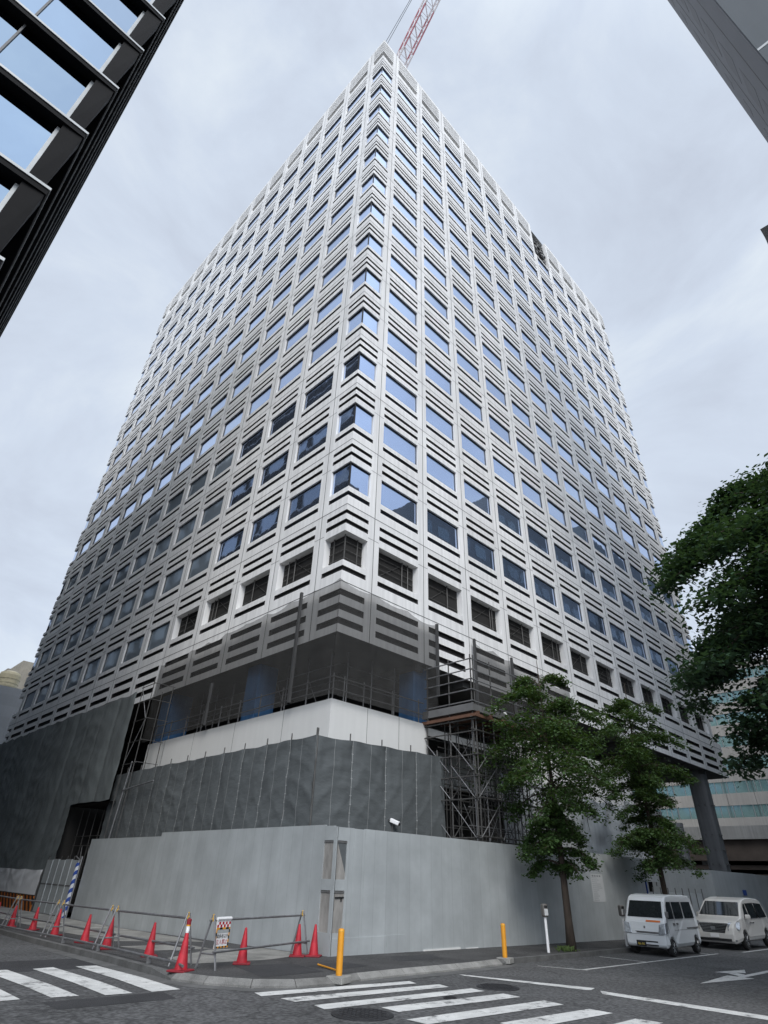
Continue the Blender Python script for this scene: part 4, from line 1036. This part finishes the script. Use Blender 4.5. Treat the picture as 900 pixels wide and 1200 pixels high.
# hanging sign
rz = math.atan2(1.23, 3.55)
sg = empty('warning_sign', (-5.33, -3.20, .0), rz); tag(sg, 'white warning sign with checkered top and orange black border hung on the barrier', 'sign')
b = MB(); b.box(0, .46, -.012, .0, .34, .86); b.build('board', M['white'], sg)
# border of orange and black dashes
bo = MB(); nb = 9
for i in range(9):
    x0 = .0 + i * .0512
    bo.box(x0, x0 + .0505, -.0155, -.0125, .345, .375, i % 2); bo.box(x0, x0 + .0505, -.0155, -.0125, .665, .700, (i // 2) % 2)
for i in range(10):
    z0 = .376 + i * .0288
    bo.box(0, .036, -.0155, -.0125, z0, z0 + .0283, (i // 2) % 2); bo.box(.424, .46, -.0155, -.0125, z0, z0 + .0283, (i // 2 + 1) % 2)
bo.build('dashed_border', [M['orange'], M['black']], sg)
ck = MB()
for i in range(8):
    for j in range(2):
        if (i + j) % 2 == 0: ck.box(.008 + i * .0555, .008 + i * .0555 + .055, -.0155, -.0125, .705 + j * .048, .752 + j * .048)
ck.build('checker', M['red'], sg)
gp = MB(); gp.box(.037, .423, -.0145, -.0125, .60, .664); gp.build('grey_band', M['hoard'], sg)
def text(body, size, x, z, m, parent, name='lettering', y=-.0145, rz=0, rx=pi / 2, align='CENTER', ext=.0008):
    cu = bpy.data.curves.new(name, 'FONT'); cu.body = body; cu.size = size; cu.align_x = align; cu.align_y = 'CENTER'; cu.extrude = ext; cu.resolution_u = 3
    to = bpy.data.objects.new(name, cu); col.objects.link(to)
    bpy.context.view_layer.update()
    me = bpy.data.meshes.new_from_object(to.evaluated_get(bpy.context.evaluated_depsgraph_get()))
    bpy.data.objects.remove(to)
    me.materials.clear(); me.materials.append(m)
    o = bpy.data.objects.new(name, me); col.objects.link(o); o.parent = parent; o.location = (x, y, z); o.rotation_euler = (rx, 0, rz)
    return o
text('関係者以外', .078, .23, .545, M['black'], sg)
text('立入禁止', .096, .23, .445, M['red'], sg)
b = MB(); b.tube([(.0, -.004, .853), (.46, -.004, .853)], .034, 8); b.build('top_sleeve', M['white'], sg)

# low pipe lying along the kerb
b = MB(); kp = [(-6.02, -3.3, .10), (-6.0, -3.0, .13), (-5.98, -2.2, .12), (-5.83, 0.2, .08), (-5.72, 2.5, .04), (-5.66, 5, .0), (-5.5, 10, -.1), (-5.45, 15, -.13)]
b.tube(kp, .025, 8)
o = b.build('kerb_pipe', M['pipe']); tag(o, 'long grey pipe lying along the top of the left kerb', 'pipe')
for (x, y) in ((-5.95, -1.7), (-5.78, 1.4), (-5.69, 4.0)):
    c = MB(); c.box(x - .045, x + .045, y - .015, y + .015, gz(x, y) + .005, gz(x, y) + .13); c.build('pipe_clip', M['pipe'], o)

# ------------------------------------------------------------------ parking meters
def meter(x, y, h, rz, label):
    g = empty('parking_meter', (x, y, gz(x, y)), rz); tag(g, label, 'parking meter', 'parking meters on the pavement')
    b = MB(); b.tube([(0, 0, 0), (0, 0, h - .36)], .042, 10); b.build('post', M['white'], g)
    b = MB(); b.box(-.085, .085, -.11, .11, h - .38, h - .03); b.build('housing', M['meter'], g, bevel=.05, seg=3)
    b = MB(); b.box(-.06, .06, -.1145, -.1105, h - .33, h - .16); b.build('card_panel', M['grey_paper'], g)
    b = MB(); b.box(-.055, .055, -.1145, -.1105, h - .14, h - .07); b.build('display', M['black'], g)
    b = MB(); b.box(.0855, .089, -.06, .04, h - .32, h - .1); b.build('orange_panel', M['orange'], g)
meter(5.75, -4.45, 1.27, -.55, 'parking meter on a white post left of the first street tree')
meter(11.35, -4.32, 1.27, -.55, 'parking meter partly hidden by the left front corner of the white van')

# ------------------------------------------------------------------ trees
def tree(name, label, group, base, h, crown, seed, leafn, leafs, mleaf, trunk_r, droop=.5, layers=9, lowest=.3, lean=(0, 0), conical=0.0, spray=.62, gapp=.06):
    """crown = list of (height fraction, radius): the envelope the limbs fill"""
    r = random.Random(seed)
    g = empty(name, (base[0], base[1], gz(base[0], base[1])))
    tag(g, label, 'tree', group)
    tk = MB()
    def env(f):
        for (a, ra), (b_, rb) in zip(crown[:-1], crown[1:]):
            if a <= f <= b_: return ra + (rb - ra) * (f - a) / (b_ - a)
        return .1
    path = []; wob = [r.uniform(0, 6) for _ in range(4)]
    for i in range(13):
        f = i / 12; path.append(Vector((lean[0] * f * h + .10 * sin(f * 5 + wob[0]) * f, lean[1] * f * h + .10 * sin(f * 4 + wob[1]) * f, f * h * .95)))
    tk.tube(path, [trunk_r * (1.25 if i == 0 else 1) * max(.08, (1 - i / 12 * .93)) for i in range(13)], 9)
    def tp(f):
        x = min(11.99, max(0, f / .95 * 12)); i = int(x); return path[i].lerp(path[i + 1], x - i)
    leaves = []; tips = []
    golden = 2.39996; az = r.uniform(0, 6)
    nl = layers
    for k in range(nl):
        f = lowest + (0.97 - lowest) * (k + r.uniform(-.3, .3)) / nl
        f = max(lowest * .9, min(.96, f))
        for bb in range(3 if f < .85 else 2):
            az += golden + r.uniform(-.4, .4)
            R = env(f) * r.uniform(.70, 1.08)
            rise = r.uniform(.15, .5) * R + (f > .8) * .4
            start = tp(f * (.93 if f > .35 else 1.0) - .02)
            n = 7; pts = []
            dx, dy = cos(az), sin(az); bend = r.uniform(-.35, .35)
            for i in range(n + 1):
                t_ = i / n
                a2 = az + bend * t_
                z = start.z + rise * (1 - (1 - t_) ** 2) - droop * R * .55 * t_ ** 2.5
                pts.append(Vector((start.x + cos(a2) * R * t_, start.y + sin(a2) * R * t_, z)))
            r0 = trunk_r * .34 * (1 - f * .6)
            tk.tube(pts, [r0 * (1 - .85 * i / n) + .006 for i in range(n + 1)], 5, cap=False)
            # side twigs
            for i in range(1, n + 1):
                for sgn in (-1, 1):
                    if r.random() < .12: continue
                    b0 = pts[i]; a3 = az + bend * i / n + sgn * r.uniform(.5, 1.15)
                    tl = R * r.uniform(.22, .42) * (1.15 - .55 * i / n)
                    e_ = b0 + Vector((cos(a3) * tl, sin(a3) * tl, r.uniform(-.05, .22) * tl - droop * tl * .45))
                    mid = b0.lerp(e_, .5) + Vector((0, 0, .07 * tl))
                    tk.tube([b0, mid, e_], [r0 * .3 + .004, r0 * .2 + .003, .004], 4, cap=False)
                    tips.append((b0, mid, e_, tl))
            tips.append((pts[-3], pts[-2], pts[-1] + (pts[-1] - pts[-2]) * .4, R * .3))
    per = max(6, int(leafn / len(tips)))
    lv = MB()
    for (a, b_, c, tl) in tips:
        gap = r.random() < gapp
        if gap: continue
        dens = r.uniform(.6, 1.35)
        for q in range(int(per * dens)):
            t_ = r.random() ** .8
            p = a.lerp(b_, t_ * 2) if t_ < .5 else b_.lerp(c, t_ * 2 - 1)
            sp_ = spray * (tl * .5 + .12)
            p = p + Vector((r.gauss(0, sp_ * .55), r.gauss(0, sp_ * .55), r.gauss(-.06, sp_ * .26)))
            s_ = leafs * r.uniform(.6, 1.35)
            yaw = r.uniform(0, 2 * pi)
            dn = Vector((cos(yaw), sin(yaw), -r.uniform(.0, .9))).normalized()
            sd_ = dn.cross(Vector((r.gauss(0, .35), r.gauss(0, .35), 1))).normalized()
            lv.v += [tuple(p), tuple(p + dn * s_ * .45 + sd_ * s_ * .30), tuple(p + dn * s_), tuple(p + dn * s_ * .45 - sd_ * s_ * .30)]
            n0 = len(lv.v) - 4; lv.f.append((n0, n0 + 1, n0 + 2, n0 + 3)); lv.m.append(0)
    tk.build('trunk', M['bark'], g, smooth=True)
    lv.build('crown', M[mleaf], g)
    return g
ST = 'street trees beside the hoarding'
T1 = tree('street_tree', 'leafy street tree with bare lower trunk before the hoarding, left of the van', ST, (7.15, -4.45), 10.1,
     [(.20, .6), (.28, 1.25), (.42, 1.25), (.50, 2.1), (.62, 2.6), (.75, 2.3), (.88, 1.5), (1.0, .4)], 12, 44000, .125, 'leaf', .135, droop=.95, layers=15, lowest=.25, spray=.95, gapp=.16)
T2 = tree('street_tree', 'leafy street tree rising behind the roof of the white van', ST, (15.6, -4.35), 11.2,
     [(.20, .9), (.30, 1.9), (.40, 1.7), (.48, 1.1), (.58, 1.85), (.75, 1.9), (.90, 1.2), (1.0, .4)], 25, 44000, .125, 'leaf', .135, droop=.9, layers=16, lowest=.26, spray=.95, gapp=.14)
T3 = tree('broad_tree', 'big dark leafy tree reaching into the picture from the right edge', None, (5.15, -16.3), 13.2,
     [(.22, 2.2), (.34, 3.6), (.50, 4.2), (.66, 4.35), (.80, 3.9), (.92, 2.7), (1.0, 1.0)], 41, 190000, .150, 'leaf_b', .26, droop=.75, layers=24, lowest=.38, lean=(-.10, .09), spray=.8)
# weeds at the foot of the first tree
b = MB(); r = random.Random(9)
for i in range(160):
    a = r.uniform(0, 6.28); d = abs(r.gauss(0, .28)); x, y = 6.8 + cos(a) * d, -4.45 + sin(a) * d * .7; hh = r.uniform(.05, .16)
    b.quad((x, y, 0), (x + .02, y + .01, 0), (x + r.gauss(0, .05), y + r.gauss(0, .05), hh), (x - .01, y, hh * .8))
o = b.build('weeds', M['grass'], loc=(0, 0, gz(6.7, -4.4))); tag(o, 'short green weeds at the foot of the first street tree', 'weeds', kind='stuff')

# ------------------------------------------------------------------ vehicles (front at x = 0, length along +x, y across)
def arc(cx, r, n=9):
    return [(cx + r * cos(pi - pi * i / n), r * sin(pi - pi * i / n)) for i in range(n + 1)]
def car(name, outline_top, axles, wr, ar, width, wf_, paint, root, ground=.19):
    """outline_top: side outline from low front, over the roof, to low rear; wf_(z)->half width"""
    bot = []
    for ax in sorted(axles, reverse=True):
        bot += [(x, max(ground, z + wr * .95)) for x, z in reversed(arc(ax, ar))]
    pts = outline_top + [p for p in bot]
    n = len(pts); bm = bmesh.new()
    Lv = [bm.verts.new((x, -wf_(x, z), z)) for x, z in pts]; Rv = [bm.verts.new((x, wf_(x, z), z)) for x, z in pts]
    bm.faces.new(Lv); bm.faces.new(list(reversed(Rv)))
    for i in range(n):
        j = (i + 1) % n; bm.faces.new((Lv[j], Lv[i], Rv[i], Rv[j]))
    bmesh.ops.recalc_face_normals(bm, faces=bm.faces[:])
    me = bpy.data.meshes.new('body'); bm.to_mesh(me); bm.free(); me.materials.append(paint)
    o = bpy.data.objects.new('body', me); col.objects.link(o); o.parent = root
    bv = o.modifiers.new('bevel', 'BEVEL'); bv.width = .05; bv.segments = 3; bv.limit_method = 'ANGLE'; bv.angle_limit = RAD(35)
    for ax in axles:
        for s_ in (-1, 1):
            w = empty('wheel', (ax, s_ * (width / 2 - .09), wr)); w.parent = root
            t_ = MB(); prof = [(wr * .62, -.085), (wr * .94, -.085), (wr, -.06), (wr, .06), (wr * .94, .085), (wr * .62, .085)]
            t_.lathe(prof, n=24); q = t_.build('tyre', M['tyre'], w); q.rotation_euler = (pi / 2, 0, 0)
            t_ = MB(); t_.lathe([(wr * .60, -.06), (wr * .64, .088), (wr * .5, .075), (wr * .16, .06), (wr * .14, .085)], n=20)
            for k in range(6):
                a = k * pi / 3; t_.tube([(cos(a) * wr * .15, sin(a) * wr * .15, .08), (cos(a) * wr * .56, sin(a) * wr * .56, .084)], wr * .07, 5)
            q = t_.build('rim', M['rim'], w); q.rotation_euler = (pi / 2 if s_ < 0 else -pi / 2, 0, 0)
    return o
def sideglass(root, pts, wf_, name, m, off=.006, sides=(-1, 1)):
    for s_ in sides:
        b = MB(); b.poly([(x, s_ * (wf_(x, z) + off), z) for x, z in (pts if s_ < 0 else pts[::-1])]); b.build(name, m, root)
def front_quad(root, name, m, x0, z0, x1, z1, y0, y1, off=.012):
    """patch lying on the front slope from (x0,z0) low to (x1,z1) high between y0 and y1 (low pair, high pair)"""
    nx, nz_ = -(z1 - z0), (x1 - x0); l = math.hypot(nx, nz_); nx, nz_ = nx / l * off, nz_ / l * off
    b = MB(); b.quad((x0 + nx, y0[0], z0 + nz_), (x0 + nx, y0[1], z0 + nz_), (x1 + nx, y1[1], z1 + nz_), (x1 + nx, y1[0], z1 + nz_)); return b.build(name, m, root)

# --- white kei van
VS = .92
van = empty('parked_van', (10.12, -5.64, gz(10, -6) + ROAD), RAD(2.0)); van.scale = (.98, .97, .92)
tag(van, 'white boxy van with an orange strip under its windscreen, parked at the kerb', 'van', 'vehicles parked at the kerb')
def wv(x, z):
    w = .7375
    if z > 1.0: w -= (z - 1.0) * .085
    if x < .25: w -= (.25 - x) * .12
    if z < .3: w -= .03
    return w
vtop = [(.06, .24), (.0, .34), (.0, .62), (.03, .80), (.09, 1.0), (.20, 1.12), (.50, 1.66), (.60, 1.78), (.78, 1.85), (1.2, 1.885), (2.6, 1.885), (3.1, 1.86), (3.27, 1.78), (3.33, 1.5), (3.385, 1.0), (3.395, .5), (3.35, .28)]
car('van', vtop, (.52, 2.90), .265, .325, 1.475, wv, M['carwhite'], van)
front_quad(van, 'windscreen', M['carglass'], .215, 1.15, .50, 1.66, (-.63, .63), (-.575, .575))
sideglass(van, [(.42, 1.13), (1.02, 1.13), (1.02, 1.66), (.66, 1.66), (.55, 1.55)], wv, 'side_window', M['carglass'])
sideglass(van, [(1.12, 1.13), (1.98, 1.13), (1.98, 1.66), (1.12, 1.66)], wv, 'side_window', M['carglass'])
sideglass(van, [(2.10, 1.13), (3.10, 1.13), (3.04, 1.66), (2.10, 1.66)], wv, 'side_window', M['carglass'])
for s_ in (-1, 1):
    b = MB()
    for (x, z0, z1) in ((.36, .42, 1.66), (1.07, .36, 1.7), (2.04, .36, 1.7)):
        b.hexa([(x - .007, s_ * (wv(x, z0) + .001), z0), (x + .007, s_ * (wv(x, z0) + .001), z0), (x + .007, s_ * (wv(x, z0) + .005), z0), (x - .007, s_ * (wv(x, z0) + .005), z0),
                (x - .007, s_ * (wv(x, z1) + .001), z1), (x + .007, s_ * (wv(x, z1) + .001), z1), (x + .007, s_ * (wv(x, z1) + .005), z1), (x - .007, s_ * (wv(x, z1) + .005), z1)])
    b.box(.9, 3.3, s_ * wv(2, .75) + (-.005 if s_ < 0 else .001), s_ * wv(2, .75) + (-.001 if s_ < 0 else .005), .775, .785); b.box(2.1, 3.3, s_ * wv(2, .8) + (-.012 if s_ < 0 else .001), s_ * wv(2, .8) + (-.001 if s_ < 0 else .012), .80, .84)
    b.build('door_seam', M['trim'], van)
for (x0) in (.86, 1.16):
    for s_ in (-1, 1):
        b = MB(); b.box(x0, x0 + .14, s_ * .742 - .012, s_ * .742 + .012, .93, 1.0); b.build('door_handle', M['trim'], van)
b = MB()
for (z0, z1, hh) in ((.405, .445, .40), (.30, .34, .26)): b.box(-.012, .02, -.40, hh - .05, z0, z1)
b.build('bumper_grille', M['black'], van)
b = MB(); b.box(.0, .03, -.56, .30, .665, .715); b.box(-.004, .035, -.60, .34, .716, .728, 1); b.build('grille', [M['trim'], M['chrome']], van)
for s_ in (-1, 1):
    b = MB(); b.hexa([(-.02, s_ * .735, .66), (-.025, s_ * .47, .64), (.08, s_ * .47, .64), (.20, s_ * .752, .70), (.03, s_ * .735, .99), (.035, s_ * .52, .95), (.12, s_ * .52, .95), (.27, s_ * .745, 1.03)]); b.build('headlight', M['lamp'], van, bevel=.015)
    b = MB(); b.box(.27, .36, s_ * .76 - .06, s_ * .76 + .06, 1.16, 1.36); b.build('mirror', M['trim'], van, bevel=.03)
b = MB(); b.box(-.012, .002, -.14, .03, .90, .93); o = front_quad(van, 'orange_strip', M['vanstrip'], .10, 1.01, .15, 1.065, (-.56, -.05), (-.56, -.05))
b = MB(); b.box(-.006, .01, -.66, .66, .628, .640); b.box(-.006, .01, -.66, .66, .27, .285); b.build('bumper_seam', M['trim'], van)
b = MB(); b.box(.016, .05, -.03, .03, .82, .89); b.build('badge', M['chrome'], van, bevel=.008)
pl = MB(); pl.box(-.02, -.005, .02, .35, .27, .435); pl_o = pl.build('number_plate', M['black'], van)
text('86-90', .10, .185 - .0, .335, M['gold'], pl_o, 'plate_digits', rz=0); pl_o.children[0].location = (-.0215, .185, .34); pl_o.children[0].rotation_euler = (pi / 2, 0, -pi / 2)
for s_ in (-1, 1):
    b = MB(); b.tube([(.22, s_ * .2, 1.17), (.3, s_ * .2 - .35, 1.26)], .008, 4); b.build('wiper', M['black'], van)

# --- pearl minivan
mv = empty('parked_minivan', (16.3, -5.75, gz(16, -6) + ROAD), RAD(1.0)); mv.scale = (1.0, .97, .92)
tag(mv, 'pearl white minivan with a wide chrome grille, parked behind the van', 'minivan', 'vehicles parked at the kerb')
def wm_(x, z):
    w = .915
    if z > .95: w -= (z - .95) * .17
    if x < .7: w -= (.7 - x) ** 2 * .30
    if z < .35: w -= .03
    return w
mtop = [(.08, .22), (.0, .32), (-.02, .55), (.02, .78), (.12, .94), (.40, 1.04), (.95, 1.16), (1.30, 1.42), (1.72, 1.70), (2.0, 1.80), (2.6, 1.88), (3.4, 1.89), (4.25, 1.85), (4.50, 1.78), (4.70, 1.45), (4.82, 1.05), (4.85, .6), (4.80, .28)]
car('minivan', mtop, (.98, 3.93), .335, .40, 1.83, wm_, M['carpearl'], mv, .2)
front_quad(mv, 'windscreen', M['carglass'], 1.0, 1.19, 1.72, 1.70, (-.80, .80), (-.68, .68), .02)
sideglass(mv, [(1.40, 1.14), (2.05, 1.12), (2.05, 1.66), (1.95, 1.68), (1.75, 1.58)], wm_, 'side_window', M['carglass'], .008)
sideglass(mv, [(2.15, 1.12), (3.25, 1.12), (3.25, 1.70), (2.15, 1.68)], wm_, 'side_window', M['carglass'], .008)
sideglass(mv, [(3.33, 1.12), (4.55, 1.14), (4.40, 1.66), (3.33, 1.70)], wm_, 'side_window', M['carglass'], .008)
for s_ in (-1, 1):
    b = MB()
    for (x, z0, z1) in ((1.36, .42, 1.12), (2.10, .36, 1.7), (3.29, .36, 1.72)):
        b.hexa([(x - .008, s_ * (wm_(x, z0) + .001), z0), (x + .008, s_ * (wm_(x, z0) + .001), z0), (x + .008, s_ * (wm_(x, z0) + .006), z0), (x - .008, s_ * (wm_(x, z0) + .006), z0),
                (x - .008, s_ * (wm_(x, z1) + .001), z1), (x + .008, s_ * (wm_(x, z1) + .001), z1), (x + .008, s_ * (wm_(x, z1) + .006), z1), (x - .008, s_ * (wm_(x, z1) + .006), z1)])
    b.build('door_seam', M['trim'], mv)
for x0 in (1.85, 2.2):
    for s_ in (-1, 1):
        b = MB(); b.box(x0, x0 + .2, s_ * .916 - .014, s_ * .916 + .014, .93, .975); b.build('door_handle', M['chrome'], mv)
b = MB()
b.hexa([(-.03, -.42, .60), (-.03, .42, .60), (.06, .42, .60), (.06, -.42, .60), (.02, -.55, .90), (.02, .55, .90), (.12, .55, .90), (.12, -.55, .90)], 0)
for i in range(5): z = .63 + i * .055; hwid = .43 + i * .024; b.box(-.04 + i * .008, -.015 + i * .01, -hwid, hwid, z, z + .018, 1)
b.box(.0, .05, -.57, .57, .905, .945, 1); b.box(-.045, -.03, -.09, .09, .70, .82, 1)
b.build('grille', [M['black'], M['chrome']], mv)
b = MB(); b.box(-.015, .05, -.62, .62, .30, .40); b.build('bumper_grille', M['black'], mv)
for s_ in (-1, 1):
    b = MB(); b.hexa([(-.03, s_ * .55, .68), (.10, s_ * .55, .66), (.50, s_ * .86, .70), (.34, s_ * .935, .72), (.03, s_ * .58, .95), (.16, s_ * .58, .98), (.64, s_ * .86, 1.03), (.48, s_ * .945, 1.0)]); b.build('headlight', M['lamp'], mv, bevel=.015)
    b = MB(); b.box(.02, .10, s_ * .72 - .08, s_ * .72 + .08, .32, .38); b.build('fog_light', M['lamp'], mv)
    b = MB(); b.box(1.42, 1.56, s_ * 1.0 - .10, s_ * 1.0 + .10, 1.10, 1.27); b.build('mirror', M['carpearl'], mv, bevel=.04)
pl = MB(); pl.box(-.04, -.022, -.165, .165, .43, .57); pl.build('number_plate', M['white'], mv)

# ------------------------------------------------------------------ LEFT dark office building
lb = empty('dark_office_building', (-14.74, 0, 0)); tag(lb, 'black framed glass office building filling the upper left corner', 'building')
LBX, ZK = -40.0, [5.0] + [21.79 + (i - 4) * 4.17 for i in range(1, 12)]
ZTOP = ZK[-1] + 1.2
b = MB(); b.box(LBX, -.9, .56, 118, -.3, ZTOP - .1); b.build('core_wall', M['blackmetal'], lb)
for zk in ZK:
    b = MB(); b.box(LBX, 0, 0, .55, zk - .36, zk); b.box(-.89, 0, .551, 118, zk - .36, zk)      # projecting floor frame
    b.build('floor_frame', M['blackmetal'], lb)
    b = MB(); b.box(LBX, .04, -.04, -.001, zk - .09, zk + .04); b.box(.001, .04, 0, 118, zk - .09, zk + .04); b.build('edge_trim', M['lip'], lb)
for i, zk in enumerate(ZK[:-1]):
    z1 = ZK[i + 1] - .37
    z0 = zk + .01
    x = -.86
    b = MB(); b.box(LBX, x - .03, .40, .48, z0 + .1, z1 - .1); wdo = b.build('window', M['glass2'], lb)
    b = MB(); b.box(x - .03, x + .10, .30, .55, z0, z1 - .05); b.build('jamb', M['lip'], wdo)
    for q in range(5):
        b = MB(); xx = -3.5 - q * 2.35; b.box(xx - .035, xx + .035, .33, .399, z0 + .1, z1); b.build('mullion', M['trim'], wdo)
    b = MB(); b.hexa([(-.75, .32, z0), (-.20, .30, z0), (-.30, .55, z0), (-.75, .55, z0), (-.75, .10, z1), (-.04, .05, z1), (-.04, .55, z1), (-.75, .55, z1)]); b.build('corner_pier', M['blackmetal'], lb)
    for q in range(27):
        y0 = 2.6 + q * 4.2
        b = MB(); b.box(-.85, -.80, y0, y0 + 3.3, z0 + .2, z1 - .1); wdo = b.build('window', M['glass_side'], lb)
        b = MB(); b.box(-.88, -.45, y0 - .65, y0 - .55, z0, z1); b.build('fin', M['blackmetal'], wdo)
b = MB(); b.box(LBX, -.0, .0, 118, ZTOP - .09, ZTOP + .3); b.build('roof', M['blackmetal'], lb)

# ------------------------------------------------------------------ RIGHT stone building
RX, RY = 5.15, -20.5
rb = empty('stone_office_building', (RX, RY, 0)); tag(rb, 'dark stone office tower cut by the upper right corner, narrow slit windows', 'building')
b = MB(); b.box(0, 9.75, -30, 0, 0, 69); b.build('wall', M['stone'], rb)
b = MB(); b.box(-.06, -.001, -30, -.05, 0, 69)
b.build('side_cladding', M['stone_dark'], rb)
b = MB()
for z in range(6, 69, 7): b.box(-.075, -.0605, -30, -.06, z - .09, z + .09)
b.build('cladding_rib', M['lip'], rb)
for k in range(15):
    z = 6 + k * 4.0
    for (x0, x1, dz, hgt) in ((4.2, 5.9, 0.4, 2.7), (8.1, 8.7, 1.0, 1.5)):
        if z < 24: continue
        b = MB(); b.box(x0, x1, .002, .01, z + dz, z + dz + hgt); b.build('window', M['slot'], rb)
b = MB(); b.box(2.35, 2.45, .001, .012, 0, 69); b.box(6.9, 6.96, .001, .012, 0, 69); b.build('facade_rib', M['stone_brown'], rb)
b = MB(); b.box(9.3, 11.2, .12, 2.44, 26.0, 33.9); b.box(9.22, 9.28, .10, 2.48, 26, 33.95); b.box(9.5, 9.6, .001, .119, 27, 33); 
for q in range(3): b.box(9.281, 9.2995, .5 + q * .6, .6 + q * .6, 26, 33.9)
b.build('blank_sign_box', M['stone_brown'], rb)

# ------------------------------------------------------------------ office blocks across the right street (seen in the tower's glass)
def plain_block(name, x0, x1, y0, y1, h, wallm, label, faceY=True, fl=3.6):
    g = empty(name, ((x0 + x1) / 2, (y0 + y1) / 2, 0)); tag(g, label, 'building')
    cx, cy = g.location.x, g.location.y
    b = MB(); b.box(x0 - cx, x1 - cx, y0 - cy, y1 - cy, -.5, h); b.build('wall', wallm, g)
    for k in range(int(h / fl)):
        z = 1.0 + k * fl
        b = MB(); n = int((x1 - x0) / 3)
        for i in range(n):
            xx = x0 - cx + .5 + i * (x1 - x0 - .6) / n; b.box(xx, xx + 2.2, y1 - cy + .002, y1 - cy + .05, z, z + 1.7)
        b.build('window', M['glass_dark'], g)
    return g
plain_block('office_block', 29, 43, -45, -21, 41, M['dark_clad'], 'dark office block across the right street, seen only reflected in the tower, the lowest')
plain_block('office_block', 44, 72, -45, -21, 49, M['dark_clad'], 'dark office block across the right street, seen only reflected in the tower, middle one')
plain_block('office_block', 73, 112, -45, -21, 57, M['dark_clad'], 'dark office block across the right street, seen only reflected in the tower, the tallest')
# ------------------------------------------------------------------ far right building, deck and small tree
fr = empty('banded_office_building', (92, -5, 0)); tag(fr, 'beige office building with long teal window bands, beyond the tower on the right', 'building')
fz = [11.0 + k * 3.28 for k in range(7)]
b = MB(); b.box(.25, 24, -40, 45, 0, 33.5)
b.box(0, .249, -40, 45, 0, fz[0]);
for k in range(7):
    top = fz[k + 1] if k < 6 else 33.5
    b.box(0, .249, -40, 45, fz[k] + 1.62, top)
b.build('wall', M['beige'], fr)
for k in range(7):
    b = MB(); b.box(.14, .16, -40, 45, fz[k] + .001, fz[k] + 1.619); w = b.build('window_band', M['glass3'], fr)
    b = MB(); y = -40; j = 0
    while y < 45:
        b.box(.05, .139, y, y + .09, fz[k] + .002, fz[k] + 1.618); y += (1.05, 1.75, 1.05, .75)[j % 4]; j += 1
    b.build('mullion', M['lip'], w)
b = MB()
for i in range(22): b.box(-.012, -.001, -39 + i * 3.9, -38.94 + i * 3.9, fz[0], 33.4)
b.build('panel_joint', M['joint'], fr)
dk = empty('elevated_deck', (84, -5, 0)); tag(dk, 'raised concrete deck with a dark brown underside in front of the banded building', 'deck')
b = MB(); b.box(0, 8, -60, 50, 7.7, 9.3); b.build('parapet', M['deckband'], dk)
b = MB(); b.box(.6, 8, -60, 50, 5.2, 7.69); b.build('beam', M['rustbrown'], dk)
b = MB(); b.box(1.2, 8, -60, 50, 4.2, 4.7); b.box(1.5, 8, -60, 50, 3.2, 3.7); b.build('lower_beam', M['rustbrown'], dk)
b = MB(); b.box(4, 8, -60, 50, -.5, 5.19); b.build('back_wall', M['dark'], dk)
b = MB()
for i in range(9): b.box(1.6, 2.6, -50 + i * 12, -48.8 + i * 12, -.5, 5.19)
b.build('pier', M['deckband'], dk)
tree('young_tree', 'small pale green conical tree on the raised deck beside the tower column', None, (86.2, 4.2), 9.2, [(.1, 1.9), (.25, 2.0), (.6, 1.2), (1, .2)], 61, 5200, .42, 'leaf', .12, droop=.2, layers=9, lowest=.1).location.z = 9.0
# ------------------------------------------------------------------ far left buildings at the end of the left street
g = empty('grey_clad_building', (0, 75, 0)); tag(g, 'grey panel clad low building at the end of the left street', 'building')
b = MB(); b.box(-45, 14, 0, 20, 6.0, 22.0); b.build('wall', M['grey_clad'], g)
b = MB(); b.box(-45, 14, .4, 20, -.5, 5.999); b.build('ground_floor', M['dark'], g)
g = empty('water_tank', (5.3, 77.5, 22.0)); tag(g, 'cream round rooftop water tank on the grey clad building', 'tank')
b = MB(); b.lathe([(1.3, .3), (1.35, .5), (1.35, 2.0), (1.25, 2.3), (.7, 2.55)], n=20); b.build('drum', M['cream'], g, smooth=False)
b = MB(); b.box(-1, 1, -1, 1, 0.002, .299); b.build('stand', M['trim'], g)
b = MB()
for z in (.8, 1.4): b.lathe([(1.4, z), (1.4, z + .12)], n=20)
b.build('band', M['cream'], g)
g = empty('ochre_building', (10, 100, 0)); tag(g, 'pale ochre building stepping up behind the grey clad one, far left', 'building')
b = MB(); b.prism([(-1.0, 0), (30, 0), (30, 20), (-1.0, 20)], 0, 30.5); b.box(-12, -1.01, 2, 20, 0, 27.5); b.box(1.0, 30, .5, 20, 30.51, 32.5); b.build('wall', M['ochre'], g)
b = MB()
for x in (2.6, 3.4): b.tube([(x, -.4, 20), (x, -.4, 31.5)], .09, 5)
for z in range(20, 32): b.tube([(2.6, -.4, z), (3.4, -.4, z)], .06, 5)
b.build('ladder', M['trim'], g)
